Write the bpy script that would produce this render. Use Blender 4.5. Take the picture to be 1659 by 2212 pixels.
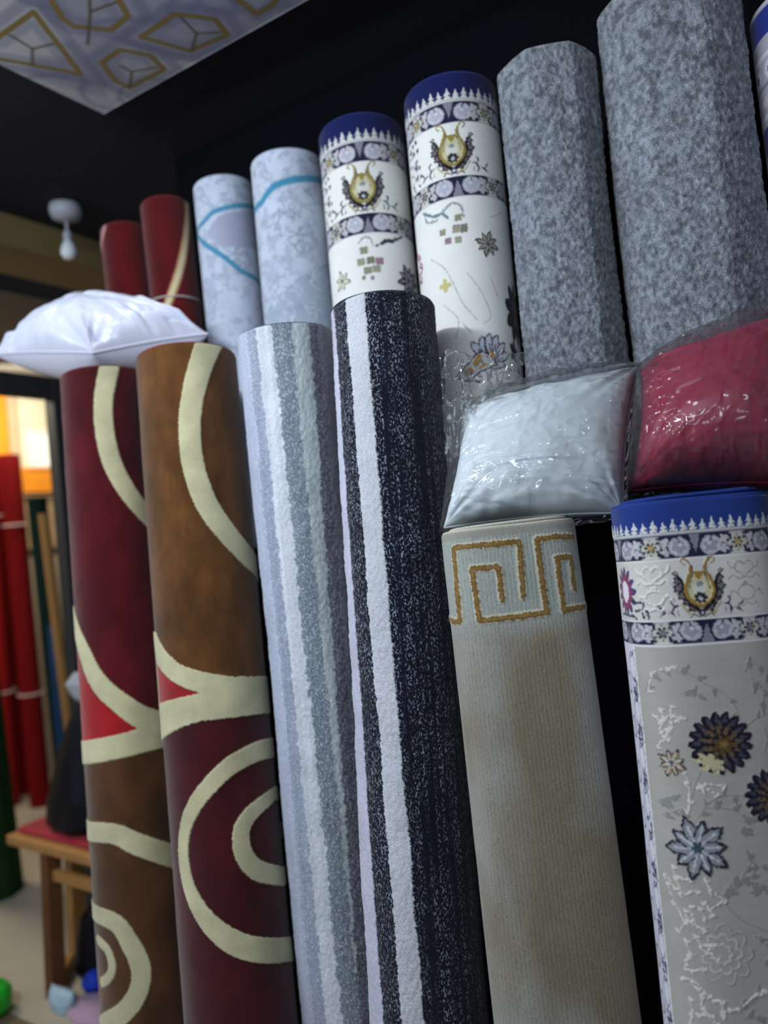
import bpy, bmesh, math, random
import numpy as np
from mathutils import Vector, Matrix

for o in list(bpy.data.objects):
    bpy.data.objects.remove(o)
SC = bpy.context.scene
COL = SC.collection
rad = math.radians

# ------------------------------------------------------------------ camera
PHI, ROLL, PITCH = rad(32.6), rad(5.0), rad(0.7)
Zv = Vector((0, 0, 1))
d0 = Vector((-math.sin(PHI), math.cos(PHI), 0)); r0 = Vector((math.cos(PHI), math.sin(PHI), 0))
dv = d0 * math.cos(PITCH) + Zv * math.sin(PITCH)
u0 = Zv * math.cos(PITCH) - d0 * math.sin(PITCH)
rv = r0 * math.cos(ROLL) - u0 * math.sin(ROLL)
uv_ = r0 * math.sin(ROLL) + u0 * math.cos(ROLL)
camd = bpy.data.cameras.new('camera'); cam = bpy.data.objects.new('camera', camd); COL.objects.link(cam)
M4 = Matrix((rv, uv_, -dv)).transposed().to_4x4(); M4.translation = Vector((0, 0, 1.5))
cam.matrix_world = M4
camd.sensor_fit = 'VERTICAL'; camd.sensor_height = 36.0; camd.lens = 36.0 * 1660 / 2212
camd.clip_start = 0.05
camd.dof.use_dof = True; camd.dof.focus_distance = 1.21; camd.dof.aperture_fstop = 1.6
SC.camera = cam

# ------------------------------------------------------------------ light, world, exposure
SC.view_settings.view_transform = 'Standard'; SC.view_settings.look = 'None'
SC.view_settings.gamma = 1.0; SC.view_settings.use_curve_mapping = False
SC.view_settings.exposure = 0.0
SC.cycles.use_denoising = True
SC.cycles.max_bounces = 8; SC.cycles.transparent_max_bounces = 16
SC.cycles.caustics_reflective = False; SC.cycles.caustics_refractive = False
w = bpy.data.worlds.new('world'); SC.world = w; w.use_nodes = True
w.node_tree.nodes['Background'].inputs[0].default_value = (0.55, 0.68, 1.0, 1)
w.node_tree.nodes['Background'].inputs[1].default_value = 0.13
def area(name, loc, target, sx, sy, power, color):
    l = bpy.data.lights.new(name, 'AREA'); l.shape = 'RECTANGLE'; l.size = sx; l.size_y = sy
    l.energy = power; l.color = color
    o = bpy.data.objects.new(name, l); COL.objects.link(o); o.location = loc
    o.rotation_euler = (Vector(target) - Vector(loc)).to_track_quat('-Z', 'Y').to_euler()
    return o
area('aisle_tube_light', (-1.35, -0.35, 2.50), (-0.9, 1.3, 1.6), 1.3, 0.10, 31, (0.86, 0.93, 1.0))
area('camera_side_fill', (-0.2, -0.5, 2.62), (-0.4, 1.3, 1.5), 1.3, 0.10, 12, (0.84, 0.92, 1.0))  # added fill from the camera side, not a known fixture
area('entrance_daylight', (-3.0, -0.9, 1.75), (-0.6, 1.3, 1.2), 1.2, 1.6, 11, (0.70, 0.81, 1.0))
area('far_shop_light', (-3.7, 1.3, 2.5), (-3.3, 2.0, 0.4), 0.7, 0.5, 20, (1.0, 0.86, 0.66))
area('signboard_fill', (-4.1, 2.6, 2.5), (-4.85, 3.1, 2.0), 0.6, 0.1, 17, (1.0, 0.9, 0.74))  # added to brighten the far boards, no such lamp known

# ------------------------------------------------------------------ small helpers
def s2l(c):
    c = np.asarray(c, float) / 255.0
    return np.where(c <= 0.04045, c / 12.92, ((c + 0.055) / 1.055) ** 2.4)
def tag(o, label=None, cat=None, group=None, kind=None):
    if label: o['label'] = label
    if cat: o['category'] = cat
    if group: o['group'] = group
    if kind: o['kind'] = kind
    return o
def empty(name, loc, rz=0.0):
    o = bpy.data.objects.new(name, None); COL.objects.link(o); o.location = loc; o.rotation_euler = (0, 0, rz)
    o.empty_display_size = 0.05
    return o
def link_mesh(name, me, mat, parent=None, origin=None, smooth=True):
    """me is given in world coordinates; the object's origin is put at `origin`, or at the parent's place"""
    o = bpy.data.objects.new(name, me); COL.objects.link(o)
    if mat: me.materials.append(mat)
    org = Vector(origin) if origin is not None else Vector((0, 0, 0))
    if parent is not None:
        bpy.context.view_layer.update()
        root = parent; loc = Vector(parent.location)
        while root.parent: root = root.parent; loc = loc + Vector(root.location)
        me.transform(Matrix.Translation(-loc)); o.parent = parent
    else:
        me.transform(Matrix.Translation(-org)); o.location = org
    if smooth:
        me.polygons.foreach_set('use_smooth', [True] * len(me.polygons))
    return o
def bm_obj(name, bm, mat, parent=None, origin=None, smooth=False, bevel=0):
    if bevel:
        bmesh.ops.bevel(bm, geom=[e for e in bm.edges if len(e.link_faces) == 2 and e.calc_face_angle(0) > 0.6],
                        offset=bevel, segments=2, affect='EDGES', profile=0.5)
    bmesh.ops.recalc_face_normals(bm, faces=bm.faces)
    me = bpy.data.meshes.new(name); bm.to_mesh(me); bm.free()
    return link_mesh(name, me, mat, parent, origin, smooth)
def box(bm, lo, hi):
    r = bmesh.ops.create_cube(bm, size=1.0)
    for v in r['verts']:
        v.co = Vector([(lo[i] + hi[i]) / 2 + v.co[i] * (hi[i] - lo[i]) for i in range(3)])
    return r['verts']
def bar(bm, a, b, wx, wy, up=(0, 0, 1)):
    """rectangular bar from a to b"""
    a = Vector(a); b = Vector(b); d = (b - a); L = d.length; d.normalize()
    u = Vector(up)
    if abs(u.dot(d)) > 0.95: u = Vector((1, 0, 0))
    x = u.cross(d).normalized(); y = d.cross(x)
    r = bmesh.ops.create_cube(bm, size=1.0)
    for v in r['verts']:
        c = v.co.copy(); v.co = a + x * c.x * wx + y * c.y * wy + d * (c.z + .5) * L
def tube_bm(bm, pts, rr, seg=8, closed=False):
    pts = [Vector(p) for p in pts]; n = len(pts); rings = []
    for i, p in enumerate(pts):
        if closed: t = pts[(i + 1) % n] - pts[i - 1]
        else: t = pts[min(i + 1, n - 1)] - pts[max(i - 1, 0)]
        t.normalize()
        u = Vector((0, 0, 1)) if abs(t.z) < 0.9 else Vector((1, 0, 0))
        x = u.cross(t).normalized(); y = t.cross(x)
        r_ = rr[i] if hasattr(rr, '__len__') else rr
        rings.append([bm.verts.new(p + (x * math.cos(k * 2 * math.pi / seg) + y * math.sin(k * 2 * math.pi / seg)) * r_) for k in range(seg)])
    m = n if closed else n - 1
    for i in range(m):
        A = rings[i]; B = rings[(i + 1) % n]
        for k in range(seg):
            bm.faces.new((A[k], A[(k + 1) % seg], B[(k + 1) % seg], B[k]))
    if not closed:
        bm.faces.new(rings[0][::-1]); bm.faces.new(rings[-1])
def grid_faces(nr, nc, off=0):
    i = np.arange(nr - 1)[:, None] * nc + np.arange(nc - 1)[None, :] + off
    return np.stack([i, i + 1, i + nc + 1, i + nc], -1).reshape(-1, 4)
def np_mesh(name, V, Fq, col=None, spk=None):
    me = bpy.data.meshes.new(name)
    me.vertices.add(len(V)); me.vertices.foreach_set('co', np.ascontiguousarray(V, np.float32).ravel())
    me.loops.add(len(Fq) * 4); me.loops.foreach_set('vertex_index', np.ascontiguousarray(Fq, np.int32).ravel())
    me.polygons.add(len(Fq)); me.polygons.foreach_set('loop_start', np.arange(len(Fq), dtype=np.int32) * 4)
    me.polygons.foreach_set('loop_total', np.full(len(Fq), 4, np.int32))
    me.update(calc_edges=True)
    if col is not None:
        a = me.attributes.new('pile_color', 'FLOAT_COLOR', 'POINT')
        c = np.ones((len(V), 4), np.float32); c[:, :3] = col; a.data.foreach_set('color', c.ravel())
    if spk is not None:
        a = me.attributes.new('fleck', 'FLOAT', 'POINT'); a.data.foreach_set('value', np.ascontiguousarray(spk, np.float32))
    return me
def hash3(i, j, k, s=0):
    n = (i * 374761393 + j * 668265263 + k * 2147483647 + s * 974634777) & 0xffffffff
    n = ((n ^ (n >> 13)) * 1274126177) & 0xffffffff
    return ((n ^ (n >> 16)) & 0xffff) / 65535.0
def vnoise(x, y, z=0.0, s=0):
    x, y, z = np.broadcast_arrays(np.asarray(x, float), y, z)
    xi = np.floor(x).astype(np.int64); yi = np.floor(y).astype(np.int64); zi = np.floor(z).astype(np.int64)
    fx, fy, fz = x - xi, y - yi, z - zi
    fx = fx * fx * (3 - 2 * fx); fy = fy * fy * (3 - 2 * fy); fz = fz * fz * (3 - 2 * fz)
    r = 0
    for a in (0, 1):
        for b in (0, 1):
            for c in (0, 1):
                r = r + hash3(xi + a, yi + b, zi + c, s) * (fx if a else 1 - fx) * (fy if b else 1 - fy) * (fz if c else 1 - fz)
    return r * 2 - 1
def fbm(x, y, z=0.0, s=0, o=4):
    r = 0; a = 1.0; t = 0
    for k in range(o):
        r = r + a * vnoise(np.asarray(x) * 2 ** k, np.asarray(y) * 2 ** k, np.asarray(z) * 2 ** k, s + k); t += a; a *= .5
    return r / t
CAM = np.array([0, 0, 1.5])
class RollShape:
    """a carpet rolled about the axis T (top) - B (foot): cross-section, spiral and taper"""
    def __init__(s, T, Bt, a, b=None, n=2.0, sides=0, taper=0.0, pitch=0.008, face=None, rot=0.0, wob=0.0, seed=0, zb=0.0):
        s.T = np.array(T, float); s.B = np.array(Bt, float)
        k = (s.T[2] - zb) / (s.T[2] - s.B[2]); s.B = s.T + (s.B - s.T) * k      # carried down to what it stands on
        s.len = np.linalg.norm(s.B - s.T); s.ax = (s.B - s.T) / s.len
        s.a = a; s.b = b or a; s.taper = taper; s.pitch = pitch / a; s.wob = wob; s.seed = seed
        e2 = CAM - s.T if face is None else np.array(face, float)
        e2 = e2 - s.ax * (e2 @ s.ax); e2[2] -= 0; s.e2 = e2 / np.linalg.norm(e2)
        s.e1 = np.cross(s.ax, s.e2); s.e1 = s.e1 if s.e1 @ np.array([.84, .54, 0]) > 0 else -s.e1
        if rot:
            c, q = np.cos(np.radians(rot)), np.sin(np.radians(rot)); s.e1, s.e2 = s.e1 * c + s.e2 * q, s.e2 * c - s.e1 * q
        ph = np.linspace(-np.pi, np.pi, 4001)
        sn, cs = np.sin(ph), np.cos(ph)
        if sides:
            w_ = np.pi / sides; m = (ph + .35 + 10 * np.pi) % (2 * w_) - w_
            r = 0.45 + .55 * np.cos(w_) ** .5 / np.cos(m); x, y = s.a * r * sn, s.b * r * cs
        else:
            x = s.a * np.sign(sn) * np.abs(sn) ** (2 / n); y = s.b * np.sign(cs) * np.abs(cs) ** (2 / n)
        L = np.concatenate([[0], np.cumsum(np.hypot(np.diff(x), np.diff(y)))])
        s.L = L[-1]; s.tu = L - L[2000]; s.tx = x; s.ty = y
    def sec(s, u):
        return np.interp(u, s.tu, s.tx), np.interp(u, s.tu, s.ty)
    def pt(s, u, v, h=0.0):
        u, v = np.broadcast_arrays(np.asarray(u, float), np.asarray(v, float))
        x, y = s.sec(u)
        k = (1 + s.taper * v) * (1 - s.pitch * (u / s.L + .5))
        d = np.maximum(np.hypot(x, y), 1e-6)
        lip = .0025 * (1 - np.sqrt(np.clip(1 - (1 - np.clip(v / .003, 0, 1)) ** 2, 0, 1)))
        add = h - lip
        if s.wob:
            add = add + s.wob * vnoise(u * 9, v * 3, 0, s.seed) + s.wob * .35 * vnoise(u * 30, v * 22, 0, s.seed + 3)
        X = x * k + x / d * add; Y = y * k + y / d * add
        return s.T + s.ax * v[..., None] + s.e1 * X[..., None] + s.e2 * Y[..., None]
LEDGE = 1.462        # top of an added, unseen black ledge under the back row
ROLLS = dict(
    maroon=RollShape(*((-1.5142, 1.2, 1.8952), (-1.414, 1.1, 0.4523)), a=.108, pitch=.011, wob=.0015, seed=1),
    brown=RollShape(*((-1.2309, 1.19, 1.8853), (-1.1082, 1.07, 0.5551)), a=.1125, pitch=.011, wob=.0015, seed=2),
    grey_stripe=RollShape(*((-0.968, 1.21, 1.8874), (-0.9359, 1.19, 0.5315)), a=.0985, pitch=.009, wob=.003, seed=3),
    navy=RollShape(*((-0.7299, 1.2, 1.8833), (-0.6855, 1.08, 0.6665)), a=.1005, pitch=.009, wob=.003, seed=4),
    beige=RollShape(*((-0.4796, 1.1, 1.4722), (-0.4332, 1.05, 0.7545)), a=.106, b=.062, n=2.9, pitch=.010, taper=.03, face=(.50,-.87,0), wob=.001, seed=5),
    persian=RollShape(*((-0.2239, 1.15, 1.4894), (-0.2038, 1.11, 0.7825)), a=.107, b=.07, n=2.9, pitch=.010, face=(.50,-.87,0), wob=.001, seed=6),
    red_far=RollShape(*((-1.6912, 1.44, 2.3638), (-1.679, 1.435, 2.1799)), a=.068, pitch=.008, seed=7, zb=LEDGE),
    red=RollShape(*((-1.5238, 1.44, 2.383), (-1.5, 1.43, 2.0636)), a=.0675, pitch=.008, seed=8, zb=LEDGE),
    marble_far=RollShape(*((-1.3304, 1.46, 2.3781), (-1.3149, 1.45, 2.0276)), a=.0785, pitch=.007, seed=9, zb=LEDGE),
    marble=RollShape(*((-1.1066, 1.44, 2.3567), (-1.0967, 1.43, 1.9776)), a=.088, pitch=.007, seed=10, zb=LEDGE),
    floral_far=RollShape(*((-0.9001, 1.45, 2.3588), (-0.8865, 1.43, 1.9943)), a=.0975, pitch=.007, seed=11, zb=LEDGE),
    floral=RollShape(*((-0.671, 1.44, 2.3539), (-0.6587, 1.42, 1.7882)), a=.098, pitch=.007, seed=12, zb=LEDGE),
    shag=RollShape(*((-0.4664, 1.44, 2.3324), (-0.4504, 1.42, 1.7638)), a=.096, sides=7, pitch=.012, taper=.03, wob=.003, seed=13, zb=LEDGE),
    shag_big=RollShape(*((-0.2529, 1.51, 2.3924), (-0.2352, 1.5, 1.7341)), a=.130, sides=8, pitch=.012, taper=.02, wob=.004, seed=14, zb=LEDGE),
    banded=RollShape(*((-0.0184, 1.56, 2.3283), (-0.009, 1.55, 2.0058)), a=.108, pitch=.007, seed=15, zb=LEDGE),
)

# ------------------------------------------------------------------ painting the pile of a carpet, in metres across (u) and down (v) from its top edge
class Pile:
    def __init__(s, us, vs, base, ragged=0.0):
        s.us, s.vs = us, vs; s.U0, s.V0 = np.meshgrid(us, vs); s.U, s.V = s.U0, s.V0
        if ragged:                                          # tufts do not follow a drawn line exactly
            s.U = s.U0 + ragged * vnoise(s.U0 / .0021, s.V0 / .0021, 0, 301); s.V = s.V0 + ragged * vnoise(s.U0 / .0021, s.V0 / .0021, 0, 302)
        s.c = np.empty(s.U.shape + (3,)); s.c[:] = s2l(base); s.h = np.zeros(s.U.shape); s.k = np.zeros(s.U.shape)
    def win(s, u0_, u1_, v0_, v1_):
        a, b = np.searchsorted(s.us, [u0_, u1_]); c, d = np.searchsorted(s.vs, [v0_, v1_])
        return slice(c, d), slice(a, b)
    def put(s, w_, m, col, h=None, k=None):
        m = np.clip(m, 0, 1)[..., None]
        s.c[w_] = s.c[w_] * (1 - m) + s2l(col) * m
        if h is not None: s.h[w_] = s.h[w_] * (1 - m[..., 0]) + h * m[..., 0]
        if k is not None: s.k[w_] = s.k[w_] * (1 - m[..., 0]) + k * m[..., 0]
    def stroke(s, pts, wd, col, h=None, k=None, jag=0.0, aa=.0007, smooth=True, alpha=1.0):
        pts = np.array(pts, float)
        if smooth and len(pts) > 2:
            P = np.vstack([2 * pts[0] - pts[1], pts, 2 * pts[-1] - pts[-2]]); out = []
            for i in range(1, len(P) - 2):
                t = np.linspace(0, 1, 7)[:-1, None]; a, b, c, d = P[i - 1:i + 3]
                out.append(.5 * (2 * b + (c - a) * t + (2 * a - 5 * b + 4 * c - d) * t ** 2 + (3 * b - a - 3 * c + d) * t ** 3))
            wds = np.interp(np.linspace(0, 1, 6 * (len(pts) - 1) + 1), np.linspace(0, 1, len(pts)), wd) if hasattr(wd, '__len__') else None
            pts = np.vstack(out + [pts[-1:]])
        else: wds = np.array(wd, float) if hasattr(wd, '__len__') else None
        if wds is None: wds = np.full(len(pts), float(wd))
        mw = wds.max() / 2 + jag + .002
        w_ = s.win(pts[:, 0].min() - mw, pts[:, 0].max() + mw, pts[:, 1].min() - mw, pts[:, 1].max() + mw)
        U, V = s.U[w_], s.V[w_]
        if U.size == 0: return
        best = np.full(U.shape, 9.0)
        for i in range(len(pts) - 1):
            a, b = pts[i], pts[i + 1]; e = b - a; L = max(e @ e, 1e-12)
            t = np.clip(((U - a[0]) * e[0] + (V - a[1]) * e[1]) / L, 0, 1)
            best = np.minimum(best, np.hypot(U - a[0] - e[0] * t, V - a[1] - e[1] * t) - (wds[i] + (wds[i + 1] - wds[i]) * t) / 2)
        if jag: best = best + jag * vnoise(U * 380, V * 380, 0, 5)
        s.put(w_, np.clip(.5 - best / aa / 2, 0, 1) * alpha, col, h, k)
    def poly(s, pts, col, h=None, k=None):
        pts = np.array(pts, float)
        w_ = s.win(pts[:, 0].min(), pts[:, 0].max(), pts[:, 1].min(), pts[:, 1].max())
        U, V = s.U[w_], s.V[w_]
        if U.size == 0: return
        ins = np.zeros(U.shape, bool); n = len(pts)
        for i in range(n):
            (x1, y1), (x2, y2) = pts[i], pts[(i + 1) % n]
            if y1 == y2: continue
            ins ^= ((V < y1) != (V < y2)) & (U < (x2 - x1) * (V - y1) / (y2 - y1) + x1)
        s.put(w_, ins.astype(float), col, h, k)
    def blob(s, u, v, ru, rv, col, rot=0, lobes=0, amp=0, ph=0, sharp=1, h=None, ring=None, alpha=1.0, k=None):
        """ellipse, or a lobed / petalled flower outline"""
        R = max(ru, rv) * (1 + amp) + .002; w_ = s.win(u - R, u + R, v - R, v + R)
        U, V = s.U[w_] - u, s.V[w_] - v
        if U.size == 0: return
        c, q = math.cos(rot), math.sin(rot); x = (U * c + V * q) / ru; y = (-U * q + V * c) / rv
        r = np.hypot(x, y); t = np.arctan2(y, x); lim = 1.0
        if lobes:
            lim = 1 - amp + amp * 2 * np.abs(np.cos((t + ph) * lobes / 2)) ** sharp
        d = (r - lim) * min(ru, rv)
        if ring: d = np.abs(d + ring / 2) - ring / 2
        s.put(w_, np.clip(.5 - d / .0013, 0, 1) * alpha, col, h, k)
    def band(s, v0_, v1_, col, u0_=-9, u1_=9, h=None, k=None):
        w_ = s.win(u0_, u1_, v0_, v1_); s.put(w_, np.ones(s.U[w_].shape), col, h, k)

def pile_mat(name, fleck=(200, 205, 215), grain=.18, nap=.12, bump=.5, gscale=900, fs=1.0, sheen=.3, rough=.95, fth=.56):
    m = bpy.data.materials.new(name); m.use_nodes = True; nt = m.node_tree; N = nt.nodes; K = nt.links.new
    b = N['Principled BSDF']; b.inputs['Roughness'].default_value = rough
    b.inputs['Sheen Weight'].default_value = sheen; b.inputs['Sheen Roughness'].default_value = .45
    b.inputs['Specular IOR Level'].default_value = .15
    tc = N.new('ShaderNodeTexCoord')
    at = N.new('ShaderNodeAttribute'); at.attribute_name = 'pile_color'
    ak = N.new('ShaderNodeAttribute'); ak.attribute_name = 'fleck'
    def noise(sc, det=2, stretch=None):
        n = N.new('ShaderNodeTexNoise'); n.inputs['Scale'].default_value = sc; n.inputs['Detail'].default_value = det
        if stretch:
            mp = N.new('ShaderNodeMapping'); mp.inputs['Scale'].default_value = stretch; K(tc.outputs['Object'], mp.inputs['Vector']); K(mp.outputs[0], n.inputs['Vector'])
        else: K(tc.outputs['Object'], n.inputs['Vector'])
        return n
    def ramp(src, a, b_, lo=0., hi=1.):
        r = N.new('ShaderNodeMapRange'); r.inputs['From Min'].default_value = a; r.inputs['From Max'].default_value = b_
        r.inputs['To Min'].default_value = lo; r.inputs['To Max'].default_value = hi; K(src, r.inputs['Value']); return r.outputs[0]
    n1 = noise(gscale, 2); n2 = noise(14, 4); nf = noise(420 * fs, 3, (1, 1, .6))
    g = ramp(n1.outputs[0], .3, .7, 1 - grain, 1 + grain); p = ramp(n2.outputs[0], .3, .7, 1 - nap, 1 + nap)
    mm = N.new('ShaderNodeMath'); mm.operation = 'MULTIPLY'; K(g, mm.inputs[0]); K(p, mm.inputs[1])
    f = ramp(nf.outputs[0], fth, fth + .06)
    fm = N.new('ShaderNodeMath'); fm.operation = 'MULTIPLY'; K(f, fm.inputs[0]); K(ak.outputs['Fac'], fm.inputs[1])
    mx = N.new('ShaderNodeMix'); mx.data_type = 'RGBA'; K(fm.outputs[0], mx.inputs[0]); K(at.outputs['Color'], mx.inputs[6])
    mx.inputs[7].default_value = (*s2l(fleck), 1)
    sc_ = N.new('ShaderNodeVectorMath'); sc_.operation = 'SCALE'; K(mx.outputs[2], sc_.inputs[0]); K(mm.outputs[0], sc_.inputs['Scale'])
    K(sc_.outputs[0], b.inputs['Base Color'])
    bp = N.new('ShaderNodeBump'); bp.inputs['Strength'].default_value = bump; bp.inputs['Distance'].default_value = .002
    K(n1.outputs[0], bp.inputs['Height']); K(bp.outputs[0], b.inputs['Normal'])
    return m
def flat_mat(name, col, rough=.7, metal=0, spec=.3, nscale=30, namp=.12, bump=0, emis=0, coat=0):
    m = bpy.data.materials.new(name); m.use_nodes = True; nt = m.node_tree; N = nt.nodes; K = nt.links.new
    b = N['Principled BSDF']; b.inputs['Roughness'].default_value = rough; b.inputs['Metallic'].default_value = metal
    b.inputs['Specular IOR Level'].default_value = spec; b.inputs['Coat Weight'].default_value = coat
    tc = N.new('ShaderNodeTexCoord'); n = N.new('ShaderNodeTexNoise'); n.inputs['Scale'].default_value = nscale; n.inputs['Detail'].default_value = 4
    K(tc.outputs['Object'], n.inputs['Vector'])
    r = N.new('ShaderNodeMix'); r.data_type = 'RGBA'; c = s2l(col)
    r.inputs[6].default_value = (*(c * (1 - namp)), 1); r.inputs[7].default_value = (*np.clip(c * (1 + namp), 0, 1), 1)
    K(n.outputs[0], r.inputs[0]); K(r.outputs[2], b.inputs['Base Color'])
    if bump:
        bp = N.new('ShaderNodeBump'); bp.inputs['Strength'].default_value = bump; bp.inputs['Distance'].default_value = .003
        K(n.outputs[0], bp.inputs['Height']); K(bp.outputs[0], b.inputs['Normal'])
    return m

# ------------------------------------------------------------------ the setting
floor_m = flat_mat('floor_tile', (186, 178, 160), .55, nscale=3)
black_m = flat_mat('black_paint', (9, 11, 15), .85, spec=.04, nscale=2)
ceil_m = flat_mat('dark_ceiling', (52, 53, 60), .8, spec=.05, nscale=2)
def struct(name, lo, hi, m, bevel=0):
    bm = bmesh.new(); box(bm, lo, hi); o = bm_obj(name, bm, m, origin=((lo[0] + hi[0]) / 2, (lo[1] + hi[1]) / 2, lo[2]), bevel=bevel)
    o['kind'] = 'structure'; return o
struct('floor', (-6.5, -2.5, -.1), (2.5, 5.5, 0), floor_m)
struct('wall_back', (-1.76, 1.72, 0), (2.3, 1.84, 2.69), black_m)
struct('ceiling', (-2.47, -2.5, 2.69), (2.5, 5.5, 2.79), ceil_m)
struct('wall_far', (-4.95, -2.5, 0), (-4.85, 5.5, 2.69), flat_mat('far_wall_paint', (196, 176, 146), .8, nscale=1.5))
struct('added_ledge', (-1.76, 1.335, 0), (2.3, 1.72, LEDGE), black_m)  # added ledge, keeps the gap beside the beige roll black
struct('ceiling_far', (-4.95, -2.5, 2.60), (-3.0, 5.5, 2.68), flat_mat('far_ceiling_paint', (92, 90, 84), .8))
struct('trim_1', (-2.75, -2.5, 2.579), (-2.48, 5.5, 2.74), flat_mat('tan_beam_paint', (124, 108, 74), .7, nscale=5))

# patterned panel under the black ceiling, its long edge parallel to the wall
def ceiling_panel():
    x0, x1, y0, y1 = -1.681, .2, -.75, 1.392
    us = np.linspace(x0, x1, 700); vs = np.linspace(y0, y1, 800)
    p = Pile(us, vs, (172, 174, 190))
    n = fbm(p.U * 5 + 3, p.V * 5, 0, 21, 4); m = np.clip((n + .05) * 5, 0, 1)[..., None]
    p.c = p.c * (1 - m) + s2l((205, 207, 212)) * m
    n = np.abs(fbm(p.U * 4 + 9, p.V * 4, 0, 31, 4)); m = np.clip(.10 - n, 0, .10)[..., None] * 7
    p.c = p.c * (1 - m) + s2l((128, 131, 166)) * m
    gold = (128, 106, 44); thin = (104, 96, 70)
    big = [[(-1.619, 1.039), (-1.455, 1.04), (-1.572, 1.243), (-1.645, 1.111), (-1.672, 1.069)], [(-1.383, 1.028), (-1.427, 1.091), (-1.431, 1.123), (-1.38, 1.184), (-1.313, 1.178), (-1.277, 1.116)], [(-1.349, 1.243), (-1.228, 1.239), (-1.175, 1.309), (-1.192, 1.366), (-1.303, 1.351), (-1.349, 1.243)], [(-1.495, 1.246), (-1.422, 1.242), (-1.387, 1.303), (-1.405, 1.362), (-1.532, 1.358), (-1.533, 1.316), (-1.495, 1.246)], [(-1.091, 1.295), (-1.091, 1.355), (-1.042, 1.355), (-1.015, 1.339)]]
    fine = [[(-1.563, 1.05), (-1.57, 1.111), (-1.625, 1.146)], [(-1.57, 1.111), (-1.519, 1.131)], [(-1.32, 1.081), (-1.363, 1.116), (-1.461, 1.181)], [(-1.363, 1.116), (-1.297, 1.132)], [(-1.296, 1.352), (-1.243, 1.316), (-1.228, 1.253)], [(-1.243, 1.316), (-1.2, 1.348)], [(-1.532, 1.358), (-1.472, 1.317), (-1.473, 1.283)], [(-1.472, 1.317), (-1.411, 1.345)]]
    for q in big:
        c = np.mean(q[:-1], 0); p.stroke([tuple(c + (np.array(e) - c) * 1.42) for e in q], .030, (128, 131, 160), smooth=False, aa=.006, alpha=.55)
        p.stroke([tuple(c + (np.array(e) - c) * .72) for e in q], .024, (140, 144, 166), smooth=False, aa=.006, alpha=.5)
    for q in big:
        p.stroke(q, .014, gold, smooth=False, aa=.003)
        p.stroke(q, .004, (168, 146, 84), smooth=False, aa=.003)
    for q in fine: p.stroke(q, .007, thin, smooth=False, aa=.003)
    rnd = random.Random(4)
    for i in range(26):                                     # the same irregular outlines over the rest of the panel
        cx, cy = rnd.uniform(x0, x1), rnd.uniform(y0, 1.2)
        if cx < -.95 and cy > .72: continue
        k = rnd.choice((3, 5, 5, 6)); r = rnd.uniform(.07, .12); a0 = rnd.random() * 6
        q = [(cx + r * rnd.uniform(.75, 1.2) * math.cos(a0 + j * 6.283 / k), cy + r * rnd.uniform(.75, 1.2) * math.sin(a0 + j * 6.283 / k)) for j in range(k)]
        p.stroke(q + q[:1], .014, gold, smooth=False, aa=.003)
        p.stroke([q[0], (cx, cy), q[2]], .006, thin, smooth=False, aa=.003)
    V = np.stack([p.U, p.V, np.full(p.U.shape, 2.672)], -1).reshape(-1, 3); Fq = grid_faces(*p.U.shape)
    nv = len(V); nr, nc = p.U.shape
    ring = np.concatenate([np.arange(nc), np.arange(1, nr) * nc + nc - 1, (nr - 1) * nc + np.arange(nc - 2, -1, -1), np.arange(nr - 2, 0, -1) * nc])
    up = V[ring].copy(); up[:, 2] = 2.6899
    i = np.arange(len(ring)); j = (i + 1) % len(ring)
    F2 = np.stack([ring[i], ring[j], nv + j, nv + i], -1)
    c = np.vstack([p.c.reshape(-1, 3), np.tile(s2l((60, 60, 62)), (len(ring), 1))])
    me = np_mesh('ceiling_panel', np.vstack([V, up]), np.vstack([Fq, F2]), c, np.zeros(len(V) + len(ring)))
    o = link_mesh('ceiling_panel', me, pile_mat('printed_panel', grain=.02, nap=.04, bump=0, sheen=0, rough=.6), origin=(x0, y1, 2.69), smooth=False)
    tag(o, 'marbled lilac ceiling panel printed with gold polygon outlines, set in the black ceiling', 'ceiling panel')
ceiling_panel()

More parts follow.
